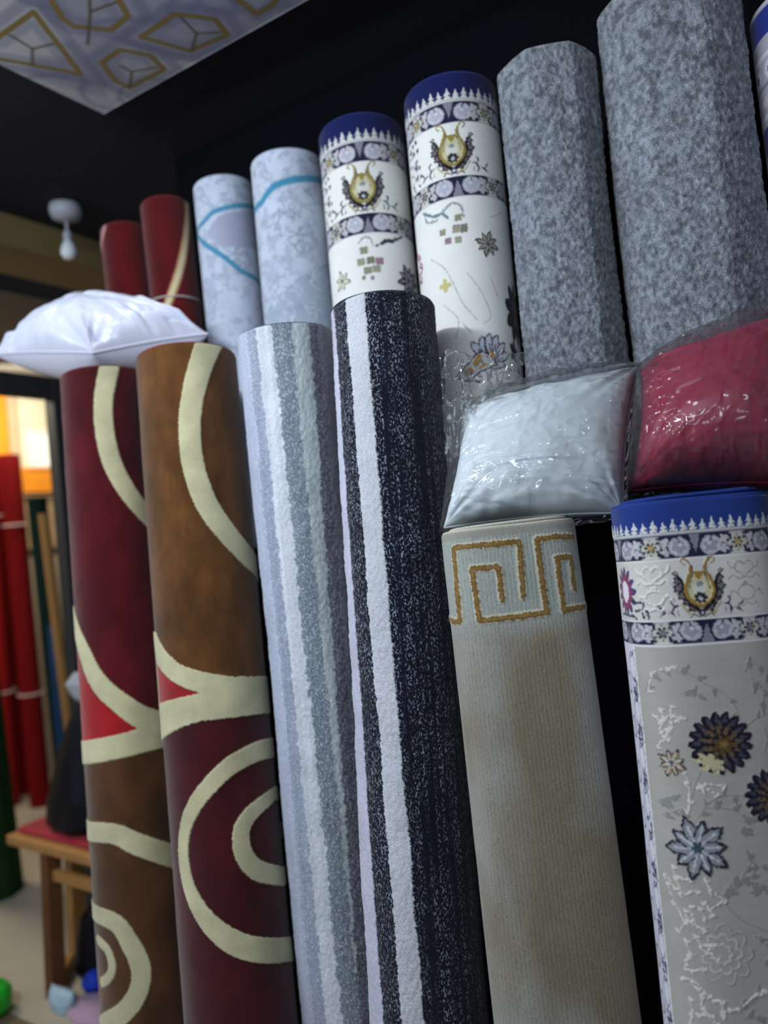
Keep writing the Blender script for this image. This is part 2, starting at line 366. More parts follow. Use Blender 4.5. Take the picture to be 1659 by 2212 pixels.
# ------------------------------------------------------------------ building a carpet roll
def dense_axis(lo, hi, d0_, d1_, fine, coarse):
    a = np.arange(lo, d0_, coarse); b = np.arange(d0_, d1_, fine); c = np.arange(d1_, hi, coarse)
    return np.unique(np.concatenate([a, b, c, [hi]]).round(6))
def carpet(key, name, label, painter, mat, fine=.0016, vis=1.3, turns=3.2, rise=0.0, edge=(120, 120, 120), binding=None, bind_r=.0022,
           shag=0.0, group=None, base=(200, 200, 200), cat='carpet roll', ragged=.0011, uspan=None):
    S = ROLLS[key]; L = S.L; half = min(L * .5, uspan or L * .31)
    us = dense_axis(-L / 2, L / 2, -half, half, fine, .008)
    vs = np.unique(np.concatenate([[0, .0004, .001, .002, .003], dense_axis(.004, S.len - .001, .004, min(vis, S.len - .02), fine, .03)]))
    p = Pile(us, vs, base, ragged); painter(p, S); p.U, p.V = p.U0, p.V0
    h = p.h.copy()
    if shag: h += shag * (vnoise(p.U / .0022, p.V / .0022, 0, 77) * .6 + vnoise(p.U / .005, p.V / .007, 0, 78))
    h *= np.clip(p.V / .004, 0, 1)
    V = S.pt(p.U, p.V, h).reshape(-1, 3); F = [grid_faces(*p.U.shape)]; Vs = [V]; Cs = [p.c.reshape(-1, 3)]; Ks = [p.k.ravel()]
    # the wound-up inside: top edge and inner faces of the spiral
    n = int(turns * 72); ps = np.linspace(0, turns, n)
    uu = ((ps % 1.0) - .5) * L; x, y = S.sec(uu); d = np.maximum(np.hypot(x, y), 1e-6)
    ko = 1 - S.pitch * ps; ki = ko - S.pitch * .72
    def ring(k, v, ins=0.0):
        X = x * k - x / d * ins; Y = y * k - y / d * ins
        return S.T + S.ax * v[:, None] + S.e1 * X[:, None] + S.e2 * Y[:, None]
    up = -rise * np.clip(ps - .55, 0, 9) ** .8 * (1 + .25 * np.sin(ps * 5))
    zer = np.zeros(n)
    rows = [ring(ko, up + np.where(ps < 1, .12, .12), .0025), ring(ko, up + .0012, .0025), ring(ko, up + .0, .0032 * 1.1), ring(ki, up + .0), ring(ki, up + .0015, 0.0005), ring(ki, up + .25, .0005)]
    R = np.stack(rows); off = len(V)
    F.append(grid_faces(len(rows), n, off)); Vs.append(R.reshape(-1, 3)); Cs.append(np.tile(s2l(edge), (len(rows) * n, 1))); Ks.append(np.zeros(len(rows) * n))
    me = np_mesh(name, np.vstack(Vs), np.vstack(F), np.vstack(Cs), np.concatenate(Ks))
    o = link_mesh(name, me, mat, origin=tuple(S.B))
    tag(o, label, cat, group or ('rolled carpets in the back row' if S.B[2] > 1 else 'rolled carpets in the front row'))
    if binding is not None:
        bm = bmesh.new()
        m = int(min(turns, 2.1) * 72)
        pts = [tuple(q) for q in ring(ko - S.pitch * .2, up - .0003, .002)[:m]]
        tube_bm(bm, pts, bind_r, 6)
        bm_obj('binding', bm, flat_mat(name + '_binding_yarn', binding, .9, nscale=300, namp=.3), parent=o, smooth=True)
    return o
def string_around(o, key, v, r=.0022, color=(190, 180, 178), name='string', tilt=0.0, off=.0015):
    S = ROLLS[key]; bm = bmesh.new(); us = np.linspace(-S.L / 2, S.L / 2, 80)[:-1]
    pts = S.pt(us, v + tilt * us, off + r); tube_bm(bm, [tuple(q) for q in pts], r, 6, closed=True)
    return bm_obj(name, bm, flat_mat('white_cord', color, .8), parent=o, smooth=True)
CREAM = (200, 195, 156)

# ---- front row: brown roll with cream arcs and maroon rings
def paint_brown(p, S):
    brown = (94, 60, 27); dark = (66, 14, 20)
    p.c[:] = s2l(brown)
    n = fbm(p.U * 26, p.V * 14, 0, 3)[..., None]; p.c *= 1 + .5 * n; p.c *= 1 + .16 * fbm(p.U * 240, p.V * 60, 0, 13)[..., None]
    arc = [(0.0513, -0.0014), (0.0264, 0.0497), (0.0031, 0.1184), (-0.0081, 0.1853), (-0.0059, 0.2617), (0.0148, 0.338), (0.0516, 0.3952), (0.102, 0.4419), (0.1693, 0.4721)]
    arc = [(arc[0][0] + .022, -.035)] + list(arc)
    top = [(-0.1422, 0.5746), (-0.1057, 0.6129), (-0.0733, 0.6393), (-0.0293, 0.6593), (0.0345, 0.6777), (0.165, 0.693)]
    low = [(0.1672, 0.7653), (0.0693, 0.756), (-0.0282, 0.7525), (-0.0682, 0.7586), (-0.1657, 0.7889)]
    U, V = p.U, p.V
    # everything under the cream fork is maroon
    tp = np.array(top); lw = np.array(low)[::-1]
    o1 = np.argsort(tp[:, 0]); vt = np.interp(U, tp[o1, 0], tp[o1, 1]); o2 = np.argsort(lw[:, 0]); vl = np.interp(U, lw[o2, 0], lw[o2, 1])
    m = (V > vl).astype(float); w_ = (slice(None), slice(None)); p.put(w_, m, dark)
    p.c = np.where((V > vl)[..., None], p.c * (1 + .45 * fbm(U * 14, V * 9, 0, 8)[..., None]), p.c)
    j = .0008 * vnoise(U * 300, V * 300)
    p.put(w_, ((V > vt + j) & (V <= vl + j)).astype(float), CREAM, .0025)
    p.poly([(-0.1693, 0.6283), (-0.1389, 0.6433), (-0.0927, 0.6716), (-0.0615, 0.6886), (-0.0292, 0.7004), (-0.0739, 0.7052), (-0.1687, 0.7168), (-0.1693, 0.7234)], (150, 28, 34), 0)
    p.stroke(arc, [.066, .058, .050, .046, .045, .045, .045, .046, .048, .05], CREAM, .0025, jag=.0006)
    edge = np.array(arc) + np.array([.026, 0.0])
    p.stroke([(0.1672, 0.8339), (0.0863, 0.8269), (0.0236, 0.8395), (-0.0246, 0.8704), (-0.0641, 0.9096), (-0.092, 0.9562), (-0.1001, 1.007), (-0.0869, 1.0595), (-0.0557, 1.1073), (-0.0136, 1.1469), (0.0427, 1.1779), (0.1693, 1.2222)],
             [.038, .038, .036, .033, .031, .030, .031, .034, .038, .042, .043, .042], CREAM, .0025, jag=.0006)
    p.stroke([(0.1693, 0.9253), (0.1253, 0.9181), (0.0658, 0.9293), (0.0335, 0.9514), (0.0252, 0.9789), (0.0308, 1.0093), (0.0578, 1.0429), (0.1338, 1.0755), (0.1693, 1.0814)],
             [.026, .026, .03, .034, .035, .036, .036, .034, .03], CREAM, .0025, jag=.0006)
    a = [(0.1758, 0.9982)][0]; p.blob(a[0], a[1], .014, .016, (150, 142, 128), h=.0025)
red_pile = pile_mat('short_red_pile', grain=.22, nap=.16, bump=.45, sheen=.35)
tan_pile = pile_mat('short_brown_pile', grain=.22, nap=.20, bump=.45, sheen=.35)
carpet('brown', 'carpet_roll', 'brown rolled carpet with cream arcs above maroon rings and a red-edged top', paint_brown, tan_pile,
       vis=1.55, edge=(120, 26, 24), binding=(122, 30, 26), bind_r=.0026)
def paint_maroon(p, S):
    U, V = p.U, p.V; w_ = (slice(None), slice(None))
    p.c[:] = s2l((74, 11, 18))
    arc = [(0.006, 0.0055), (-0.0113, 0.0751), (-0.0143, 0.1493), (-0.0019, 0.2237), (0.0272, 0.2874), (0.0672, 0.3377), (0.1221, 0.3801)]
    arc = [(arc[0][0] + .008, -.035)] + list(arc)
    br = [(-0.1667, 0.8518), (-0.028, 0.8379), (0.0626, 0.8316), (0.1646, 0.8453)]
    ba = np.array(br); vb = np.interp(U, ba[:, 0], ba[:, 1])
    p.put(w_, (V > vb).astype(float), (84, 53, 28))
    p.c *= 1 + .6 * fbm(U * 14, V * 9, 0, 12)[..., None]
    p.poly([(-0.1646, 0.6016), (-0.1351, 0.6534), (-0.0809, 0.7244), (-0.0331, 0.7674), (0.0371, 0.815), (-0.0367, 0.8175), (-0.1668, 0.8329), (-0.1646, 0.8339)], (158, 26, 32))
    p.stroke(arc, [.047, .045, .043, .043, .043, .042, .042, .042], CREAM, .0022)
    p.stroke([(-0.164, 0.5504), (-0.1137, 0.6234), (-0.0723, 0.6953), (-0.0197, 0.7494), (0.0366, 0.7932), (0.1261, 0.8283)], [.044, .044, .044, .044, .05, .06], CREAM, .0022)
    p.stroke(br, [.05, .05, .054, .06], CREAM, .0022)
    p.stroke([(-0.1687, 1.0164), (-0.0623, 1.0146), (-0.0034, 1.0451), (0.0912, 1.0994)], [.042, .042, .044, .045], CREAM, .0022)
    p.stroke([(-0.1694, 1.1818), (-0.0722, 1.1926), (-0.0358, 1.2402), (-0.0176, 1.2884), (-0.0249, 1.3329), (-0.0586, 1.3707), (-0.1206, 1.4034), (-0.1452, 1.4169)], [.036, .038, .04, .042, .042, .042, .042, .04], CREAM, .0022)
    p.stroke([(-0.1268, 1.2369), (-0.0949, 1.2497), (-0.0827, 1.2806), (-0.0946, 1.3048), (-0.1219, 1.3213)], .021, CREAM, .0022)
carpet('maroon', 'carpet_roll', 'dark red rolled carpet with cream arcs and brown lower half, under the satin pillow', paint_maroon, red_pile,
       fine=.0018, vis=1.6, edge=(90, 20, 22), binding=(96, 26, 26), bind_r=.0024)

# ---- front row: two striped rolls
def stripes(p, top, bot, vtop, vbot, cols, wobble=.0016, fray=.0011):
    """cols: list of (srgb, fleck); top/bot: u of the boundaries at two heights"""
    U, V = p.U, p.V; t = (V - vtop) / (vbot - vtop)
    idx = np.zeros(U.shape, int)
    for i, (a, b) in enumerate(zip(top, bot)):
        e = a + (b - a) * t + wobble * vnoise(0, V * 14, i * 3.3, 9) + fray * vnoise(U * 500, V * 240, i, 10) + fray * vnoise(0, V * 110, i, 11)
        idx += (U > e)
    C_ = np.array([s2l(c[0]) for c in cols]); K_ = np.array([c[1] for c in cols], float)
    p.c = C_[idx]; p.k = K_[idx]
def paint_navy(p, S):
    st = [(-0.1104, 0.2017), (-0.0701, 0.2108), (-0.0294, 0.2177)]; sb = [(-0.0855, 1.1436), (-0.0493, 1.1352), (-0.0119, 1.1326)]
    t = [st[0][0], st[1][0], st[2][0]]; b = [sb[0][0], sb[1][0], sb[2][0]]
    navy = (11, 16, 32); white = (198, 202, 210)
    stripes(p, [-.14] + t, [-.14] + b, st[0][1], sb[0][1], [(navy, .5), ((196, 197, 216), .1), (navy, .8), (white, .1), (navy, 1)])
    U, V = p.U, p.V; dark = U > (t[2] + b[2]) / 2 + .008
    st_ = vnoise(U * 170, V * 3.5, 0, 41) * .55 + vnoise(U * 420, V * 9, 0, 42) * .45
    k = np.clip(.40 + 1.1 * st_ + .25 * vnoise(U * 60, V * 30, 0, 43), .0, 1.0)
    p.k = np.where(dark, k, p.k * np.clip(.75 + .5 * vnoise(U * 90, V * 40, 0, 44), 0, 1))
    p.h = np.where(p.c[..., 2] > .4, .0015, 0)
navy_pile = pile_mat('navy_speckled_pile', fleck=(138, 148, 164), grain=.25, nap=.10, bump=.7, gscale=650, fs=.85, fth=.535)
carpet('navy', 'carpet_roll', 'navy speckled rolled carpet with two white stripes, tallest of the front row', paint_navy, navy_pile, vis=1.5, shag=.0007,
       edge=(40, 46, 62), binding=(28, 36, 56))
def paint_grey_stripe(p, S):
    a = [q[0] for q in [(-0.0882, 0.1222), (-0.0616, 0.1272), (-0.027, 0.1323), (0.0102, 0.1356), (0.0442, 0.136), (0.0658, 0.1352)]]
    b = [q[0] for q in [(-0.0836, 1.1273), (-0.0535, 1.1221), (-0.0211, 1.1212), (0.0137, 1.126), (0.0192, 1.1272), (0.0456, 1.1348)]]
    v0_, v1_ = [(-0.027, 0.1323), (-0.0211, 1.1212)][0][1], [(-0.027, 0.1323), (-0.0211, 1.1212)][1][1]
    stripes(p, a, b, v0_, v1_, [((176, 184, 206), .5), ((148, 158, 178), .6), ((212, 218, 226), .1), ((122, 136, 148), .8), ((190, 202, 204), .2), ((100, 102, 118), .6), ((136, 136, 154), .4)], fray=.0026)
    p.c *= 1 + .12 * vnoise(p.U * 150, p.V * 5, 0, 61)[..., None]
grey_pile = pile_mat('pale_striped_pile', fleck=(205, 214, 222), grain=.26, nap=.08, bump=.7, gscale=650, fs=1.1, fth=.54)
carpet('grey_stripe', 'carpet_roll', 'pale blue-grey striped rolled carpet between the brown roll and the navy roll', paint_grey_stripe, grey_pile, vis=1.5,
       shag=.0006, edge=(60, 70, 86), binding=(56, 66, 84))

# ---- front row: beige roll with gold key border
def paint_key(p, S):
    U, V = p.U, p.V
    p.c[:] = s2l((150, 149, 140))
    kb = [(-0.0223, 0.1395)][0][1]
    n = fbm(U * 9, V * 3.5, 0, 71)[..., None]; m = np.clip(n * 2.2 + .35, 0, 1) * np.clip((V - kb) / .03, 0, 1)[..., None]
    p.c = p.c * (1 - m) + s2l((130, 121, 100)) * m
    m = (np.clip((kb + .020 - V) / .030, 0, 1) * (V > .012))[..., None] * .75; p.c = p.c * (1 - m) + s2l((160, 168, 162)) * m
    rib = np.cos(U * 2 * math.pi / .0062 + .5 * vnoise(U * 20, V * 5)); st = np.cos(V * 2 * math.pi / .0042 + 2 * vnoise(U * 160, V * 3))
    g = np.clip((rib - .72) / .28, 0, 1) * (.65 + .35 * st)
    g = g * np.where(V > .012, 1, 0)
    p.c *= 1 - .36 * g[..., None]; p.h = -.0008 * g
    tw = vnoise(U * 900, V * 260, 0, 72)[..., None]; p.c *= 1 + .10 * tw
    lines = [[(-0.1485, 0.1274), (-0.0968, 0.132), (-0.0929, 0.0231), (0.0067, 0.0245), (0.003, 0.1039)], [(-0.0278, 0.1062), (-0.0281, 0.0576), (-0.067, 0.0569), (-0.0649, 0.1328), (0.0348, 0.1311), (0.0331, 0.0244), (0.0645, 0.0225), (0.098, 0.0251)], [(0.0853, 0.101), (0.0861, 0.0541), (0.0607, 0.0535), (0.0615, 0.1298), (0.121, 0.1281)]]
    for l in lines:
        p.stroke(l, .0125, (186, 184, 166), .0008, smooth=False, jag=.0006)
        p.stroke(l, .0082, (118, 90, 44), .0018, smooth=False, jag=.0014)
        p.stroke(l, .0018, (156, 128, 78), .0020, smooth=False, jag=.0016, alpha=.7)
beige_pile = pile_mat('ribbed_beige_pile', grain=.14, nap=.06, bump=.35, sheen=.25)
carpet('beige', 'carpet_roll', 'flattened beige ribbed rolled carpet with a raised gold Greek key border', paint_key, beige_pile, fine=.0011, vis=1.15, rise=.0045,
       edge=(186, 182, 168), turns=4, binding=(190, 186, 172), bind_r=.003)

# ---- Persian style carpets
NAVY = (30, 34, 62); INK = (44, 40, 52)
def border(p, c0, s, P, field, blue=(33, 56, 128), silver=(150, 152, 162)):
    """blue edge, spikes, scroll band, tulip band, scroll band; s scales the design, P is its repeat"""
    U, V = p.U, p.V; w_ = (slice(None), slice(None)); x = (U - c0 + P / 2) % P - P / 2
    p.band(0, .046 * s, blue)
    # crenellated spikes
    q = .0148 * s; a = np.abs((U - c0 + q / 2) % q - q / 2) / q; f = np.clip((.046 * s - V) / (.019 * s), 0, 1)
    alt = np.where(np.floor((U - c0 + q / 2) / q) % 2 == 0, 1., .82); f = f / alt
    wd = np.where(f < .20, .38, np.where(f < .33, .17, np.where(f < .58, .40 - (f - .33) * .9, np.where(f < 1.0, .13 * (1.02 - f) / .38 + .01, 0))))
    p.put(w_, ((a < wd) & (V > .02 * s) & (V < .0462 * s)).astype(float), (204, 208, 206), .0008)
    p.band(.046 * s, .052 * s, (206, 206, 204)); p.band(.0485 * s, .0495 * s, (150, 150, 160))
    for k, (va, vb) in enumerate(((.052, .086), (.180, .214))):
        va *= s; vb *= s; mid = (va + vb) / 2; hh = (vb - va)
        p.band(va, vb, NAVY)
        nrep = int(S_span(p) / P) + 2
        for i in range(-nrep, nrep + 1):
            c = c0 + i * P
            if k == 1: c += .004 * s
            for sg in (-1, 1):
                cx = c + sg * .0245 * s; cy = mid + (.001 if k == 0 else -.001)
                p.blob(cx, cy, .0165 * s, .0145 * s, (198, 196, 206), rot=-.25 * sg)
                p.blob(cx, cy, .0105 * s, .0092 * s, silver, rot=-.3 * sg, lobes=5, amp=.2); p.blob(cx, cy, .0155 * s, .0135 * s, (96, 94, 112), ring=.0012, alpha=.6)
                p.blob(cx - .002 * sg, cy - .003 * s, .0028 * s, .0024 * s, (210, 208, 214))
                p.stroke([(cx + sg * .012 * s, cy + .011 * s), (cx + sg * .018 * s, cy), (cx + sg * .012 * s, cy - .012 * s), (cx + sg * .002 * s, cy - .014 * s), (cx, cy - .008 * s)], .0018 * s, INK, jag=.0005)
                p.stroke([(c + sg * .012 * s, va + .001), (c + sg * .006 * s, mid), (c, vb - .003 * s)] if k == 0 else [(c + sg * .014 * s, vb - .001), (c + sg * .006 * s, mid + .002), (c, va + .004 * s)], .0018 * s, INK, jag=.0004)
            p.poly([(c - .009 * s, va), (c + .009 * s, va), (c, vb - .006 * s)] if k == 0 else [(c - .010 * s, vb), (c + .010 * s, vb), (c, va + .006 * s)], (128, 130, 144))
            # star flower half way between the ovals
            c2 = c + P / 2
            for q in range(8):
                a_ = q * .785 + .3; p.stroke([(c2 + math.cos(a_) * .013 * s, mid + math.sin(a_) * .012 * s), (c2 + math.cos(a_ + .5) * .021 * s, mid + math.sin(a_ + .5) * .014 * s)], .0016 * s, (164, 162, 170), jag=.0008)
            p.blob(c2, mid, .0112 * s, .0122 * s, (192, 192, 180), lobes=6, amp=.34, sharp=.8); p.blob(c2, mid, .0068 * s, .0068 * s, (64, 60, 70), lobes=6, amp=.4)
            p.blob(c2, mid, .0042 * s, .0042 * s, (176, 150, 96) if k == 0 else (120, 118, 128), lobes=5, amp=.3)
            for sg in (-1, 1):
                cx = c2 + sg * .0215 * s
                p.blob(cx, mid - .006 * s, .0052 * s, .0065 * s, (190, 190, 192), rot=.5 * sg, lobes=4, amp=.35)
                p.blob(cx + sg * .001, mid + .008 * s, .006 * s, .005 * s, (186, 186, 190), lobes=4, amp=.4)
                p.stroke([(cx, mid - .012 * s), (cx - sg * .004 * s, mid), (cx + sg * .004 * s, mid + .013 * s)], .002 * s, (172, 172, 180))
            p.blob(c2, va + .001, .012 * s, .0035 * s, (176, 172, 180)); p.blob(c2, vb, .014 * s, .004 * s, (206, 206, 200))
        p.band(va - .0012, va, (90, 88, 104))
        p.band(vb, vb + .0012, (160, 158, 168))
    p.band(.0872 * s, .180 * s, field); p.band(.0872 * s, .0890 * s, (226, 226, 222)); p.band(.178 * s, .180 * s, (226, 226, 222)); p.band(.2152 * s, .2175 * s, (222, 222, 220))
def S_span(p): return max(abs(p.us[0]), abs(p.us[-1]))
def tulip(p, c, s, gold=(152, 120, 58)):
    """lily with a gold cup, dark leaves and small sprigs; stands in the tulip band"""
    v = lambda t: t * s
    def sym(pts, wd, col, **kw):
        for sg in (-1, 1): p.stroke([(c + sg * x * s, y * s) for x, y in pts], wd if not hasattr(wd, '__len__') else [q * s for q in wd], col, **kw)
    for x, y, r in ((.020, .152, .0075), (.0275, .143, .0070), (.0325, .132, .0068), (.013, .161, .0075), (.0315, .120, .006)):
        for sg in (-1, 1):
            p.blob(c + sg * x * s, v(y), r * s, r * s, INK, lobes=5, amp=.18)
            p.blob(c + sg * x * s, v(y), r * s * .62, r * s * .62, (112, 106, 110))
    sym([(.0385, .109), (.030, .116), (.0245, .128), (.0235, .140), (.016, .155), (.004, .166)], [.002, .004, .0055, .006, .007, .007], (28, 26, 34), jag=.0006)
    sym([(.0385, .109), (.034, .107), (.031, .110)], .002 * s, (28, 26, 34))
    p.poly([(c + x * s, y * s) for x, y in ((-.012, .103), (-.0165, .118), (-.022, .132), (-.020, .146), (-.010, .158), (0, .162), (.010, .158), (.020, .146), (.022, .132), (.0165, .118), (.012, .103), (.005, .112), (-.005, .112))], (198, 190, 150))
    p.poly([(c - .010 * s, v(.108)), (c + .010 * s, v(.108)), (c, v(.122))], gold)
    sym([(.020, .097), (.0245, .094), (.024, .089), (.018, .089), (.0125, .096), (.0115, .108), (.017, .120), (.0215, .134), (.018, .147), (.008, .157), (0, .160)], [.0018, .002, .0022, .0025, .0032, .005, .0055, .005, .005, .005, .004], gold, jag=.0005, h=.001)
    sym([(.009, .100), (.0085, .110), (.013, .122), (.016, .135)], .0014 * s, INK, jag=.0004)
    p.blob(c, v(.134), .0105 * s, .012 * s, (206, 208, 200)); p.blob(c, v(.127), .0055 * s, .004 * s, (132, 140, 134))
    p.blob(c, v(.148), .0095 * s, .0078 * s, INK, lobes=7, amp=.15); p.blob(c, v(.149), .0035 * s, .003 * s, (176, 184, 186))
    p.blob(c, v(.170), .0055 * s, .0055 * s, (48, 46, 62)); p.blob(c, v(.170), .0024 * s, .0024 * s, (206, 206, 214))
    sym([(.010, .167), (.017, .172), (.021, .168), (.026, .162), (.030, .156)], .0022 * s, (168, 146, 92), jag=.0006)
    sym([(.004, .176), (.012, .172), (.018, .176)], .002 * s, INK)
    for sg in (-1, 1):                                      # navy sprigs
        b = lambda x, y: (c + sg * x * s, y * s)
        for q in ([b(.034, .158), b(.041, .160), b(.045, .167), b(.042, .174)], [b(.041, .160), b(.045, .152), b(.041, .148)], [b(.050, .165), b(.057, .168), b(.064, .173)], [b(.056, .168), b(.061, .161), b(.065, .157)], [b(.036, .165), b(.036, .172)]):
            p.stroke(q, [.0016 * s] + [.0036 * s] * (len(q) - 2) + [.0016 * s], (34, 38, 74), jag=.0006)
def scroll(p, c, s, col, h=None, wd=.0016):
    for sg in (-1, 1):
        b = lambda x, y: (c + sg * x * s, y * s)
        for q in ([b(.0, .104), b(.006, .098), b(.013, .101), b(.014, .110), b(.006, .116), b(0, .122)], [b(.014, .110), b(.022, .106), b(.026, .098)], [b(.0, .122), b(.010, .124), b(.019, .118), b(.026, .124)],
                  [b(0, .134), b(.009, .136), b(.014, .145), b(.009, .153), b(.0, .156)], [b(.014, .145), b(.022, .142), b(.027, .150)], [b(0, .160), b(.008, .164), b(.014, .160), b(.018, .168)], [b(.0, .128), b(.003, .131), b(.0, .134)]):
            p.stroke(q, wd * s, col, h=h, jag=.0005)
def vine(p, pts, col, wd=.0012, leaves=7, size=.006, seed=1, h=.0006):
    p.stroke(pts, wd, col, h=h)
    rnd = random.Random(seed); pts = np.array(pts)
    for i in range(leaves):
        t = (i + .5) / leaves * (len(pts) - 1); k = int(t); q = pts[k] + (pts[k + 1] - pts[k]) * (t - k); d = pts[k + 1] - pts[k]
        a = math.atan2(d[1], d[0]) + rnd.choice((-1, 1)) * rnd.uniform(.6, 1.2); r = size * rnd.uniform(.7, 1.2)
        p.blob(q[0] + math.cos(a) * r, q[1] + math.sin(a) * r, r, r * .55, col, rot=a, lobes=3, amp=.35, h=h)
def dahlia(p, u, v, r, rot=0):
    p.blob(u, v, r, r * .95, (24, 24, 40), lobes=17, amp=.13, sharp=.7, h=.001, ph=rot)
    for k, (f, n) in enumerate(((.80, 17), (.60, 13), (.42, 10))):
        for i in range(n):
            a = rot + (i + .5 * k) * 2 * math.pi / n
            p.blob(u + math.cos(a) * r * f, v + math.sin(a) * r * f, r * .12, r * .065, ((70, 66, 84), (98, 80, 74), (108, 88, 66))[k], rot=a, lobes=3, amp=.3)
    p.blob(u + r * .08, v + r * .05, r * .30, r * .26, (92, 70, 42), lobes=7, amp=.3)
    p.blob(u + r * .1, v + r * .05, r * .12, r * .1, (140, 112, 60), lobes=5, amp=.3)
def lotus(p, u, v, r, rot=0, n=9, inner=(142, 146, 152)):
    for i in range(n):
        a = rot + i * 2 * math.pi / n; L_ = r * (1.0 if i % 2 == 0 else .86)
        ca, sa = math.cos(a), math.sin(a)
        pts = [(u, v), (u + ca * L_ * .35 - sa * L_ * .20, v + sa * L_ * .35 + ca * L_ * .20), (u + ca * L_ * .72 - sa * L_ * .17, v + sa * L_ * .72 + ca * L_ * .17),
               (u + ca * L_, v + sa * L_), (u + ca * L_ * .72 + sa * L_ * .17, v + sa * L_ * .72 - ca * L_ * .17), (u + ca * L_ * .35 + sa * L_ * .20, v + sa * L_ * .35 - ca * L_ * .20)]
        p.poly(pts, inner, .001)
        p.stroke(pts[2:5], r * .085, (36, 32, 54), jag=.0009, smooth=False, h=.0014)
        p.stroke([pts[1], pts[2]], r * .05, (58, 52, 74), jag=.0006, smooth=False); p.stroke([pts[5], pts[4]], r * .06, (36, 32, 54), jag=.0008, smooth=False)
        p.stroke([(u + ca * r * .15, v + sa * r * .15), (u + ca * r * .7, v + sa * r * .7)], r * .05, (206, 212, 220), jag=.0006)
    p.blob(u, v, r * .16, r * .16, (62, 78, 92), lobes=6, amp=.3)
def side_strip(p, lo, hi, v0_, base=(216, 216, 230)):
    """side border of the rug, running down the length: ovals between navy flecks"""
    U, V = p.U, p.V; w_ = p.win(lo, hi, v0_, 9); p.put(w_, np.ones(p.U[w_].shape), base)
    wd = hi - lo; v = v0_ + .01; k = 0; P = .062
    while v < p.vs[-1] and v < 1.5:
        c = hi - .013
        p.blob(c, v + .020, .010, .019, (228, 226, 236)); p.blob(c, v + .020, .011, .0205, (62, 64, 100), ring=.0018, alpha=.85)
        p.stroke([(c - .004, v + .008), (c + .004, v + .004), (c + .009, v - .002)], .0022, (40, 42, 84), jag=.001)
        for q in range(9):
            a = hash3(np.int64(k * 9 + q), np.int64(3), np.int64(1)); b = hash3(np.int64(k * 9 + q), np.int64(7), np.int64(2))
            p.blob(hi - .003 - .014 * a, v + .040 + .020 * b, .0018 + .003 * a, .0022, (38, 42, 92), lobes=4, amp=.4)
        p.stroke([(hi - .002, v + .038), (hi - .0045, v + .050), (hi - .001, v + .062)], [.002, .006, .002], (34, 38, 86), jag=.0012)
        p.blob(c - .022, v + .045, .008, .016, (60, 62, 100), ring=.0018)
        v += P; k += 1
    p.stroke([(hi, v0_), (hi, 1.6)], .0025, (236, 236, 240), h=.001)

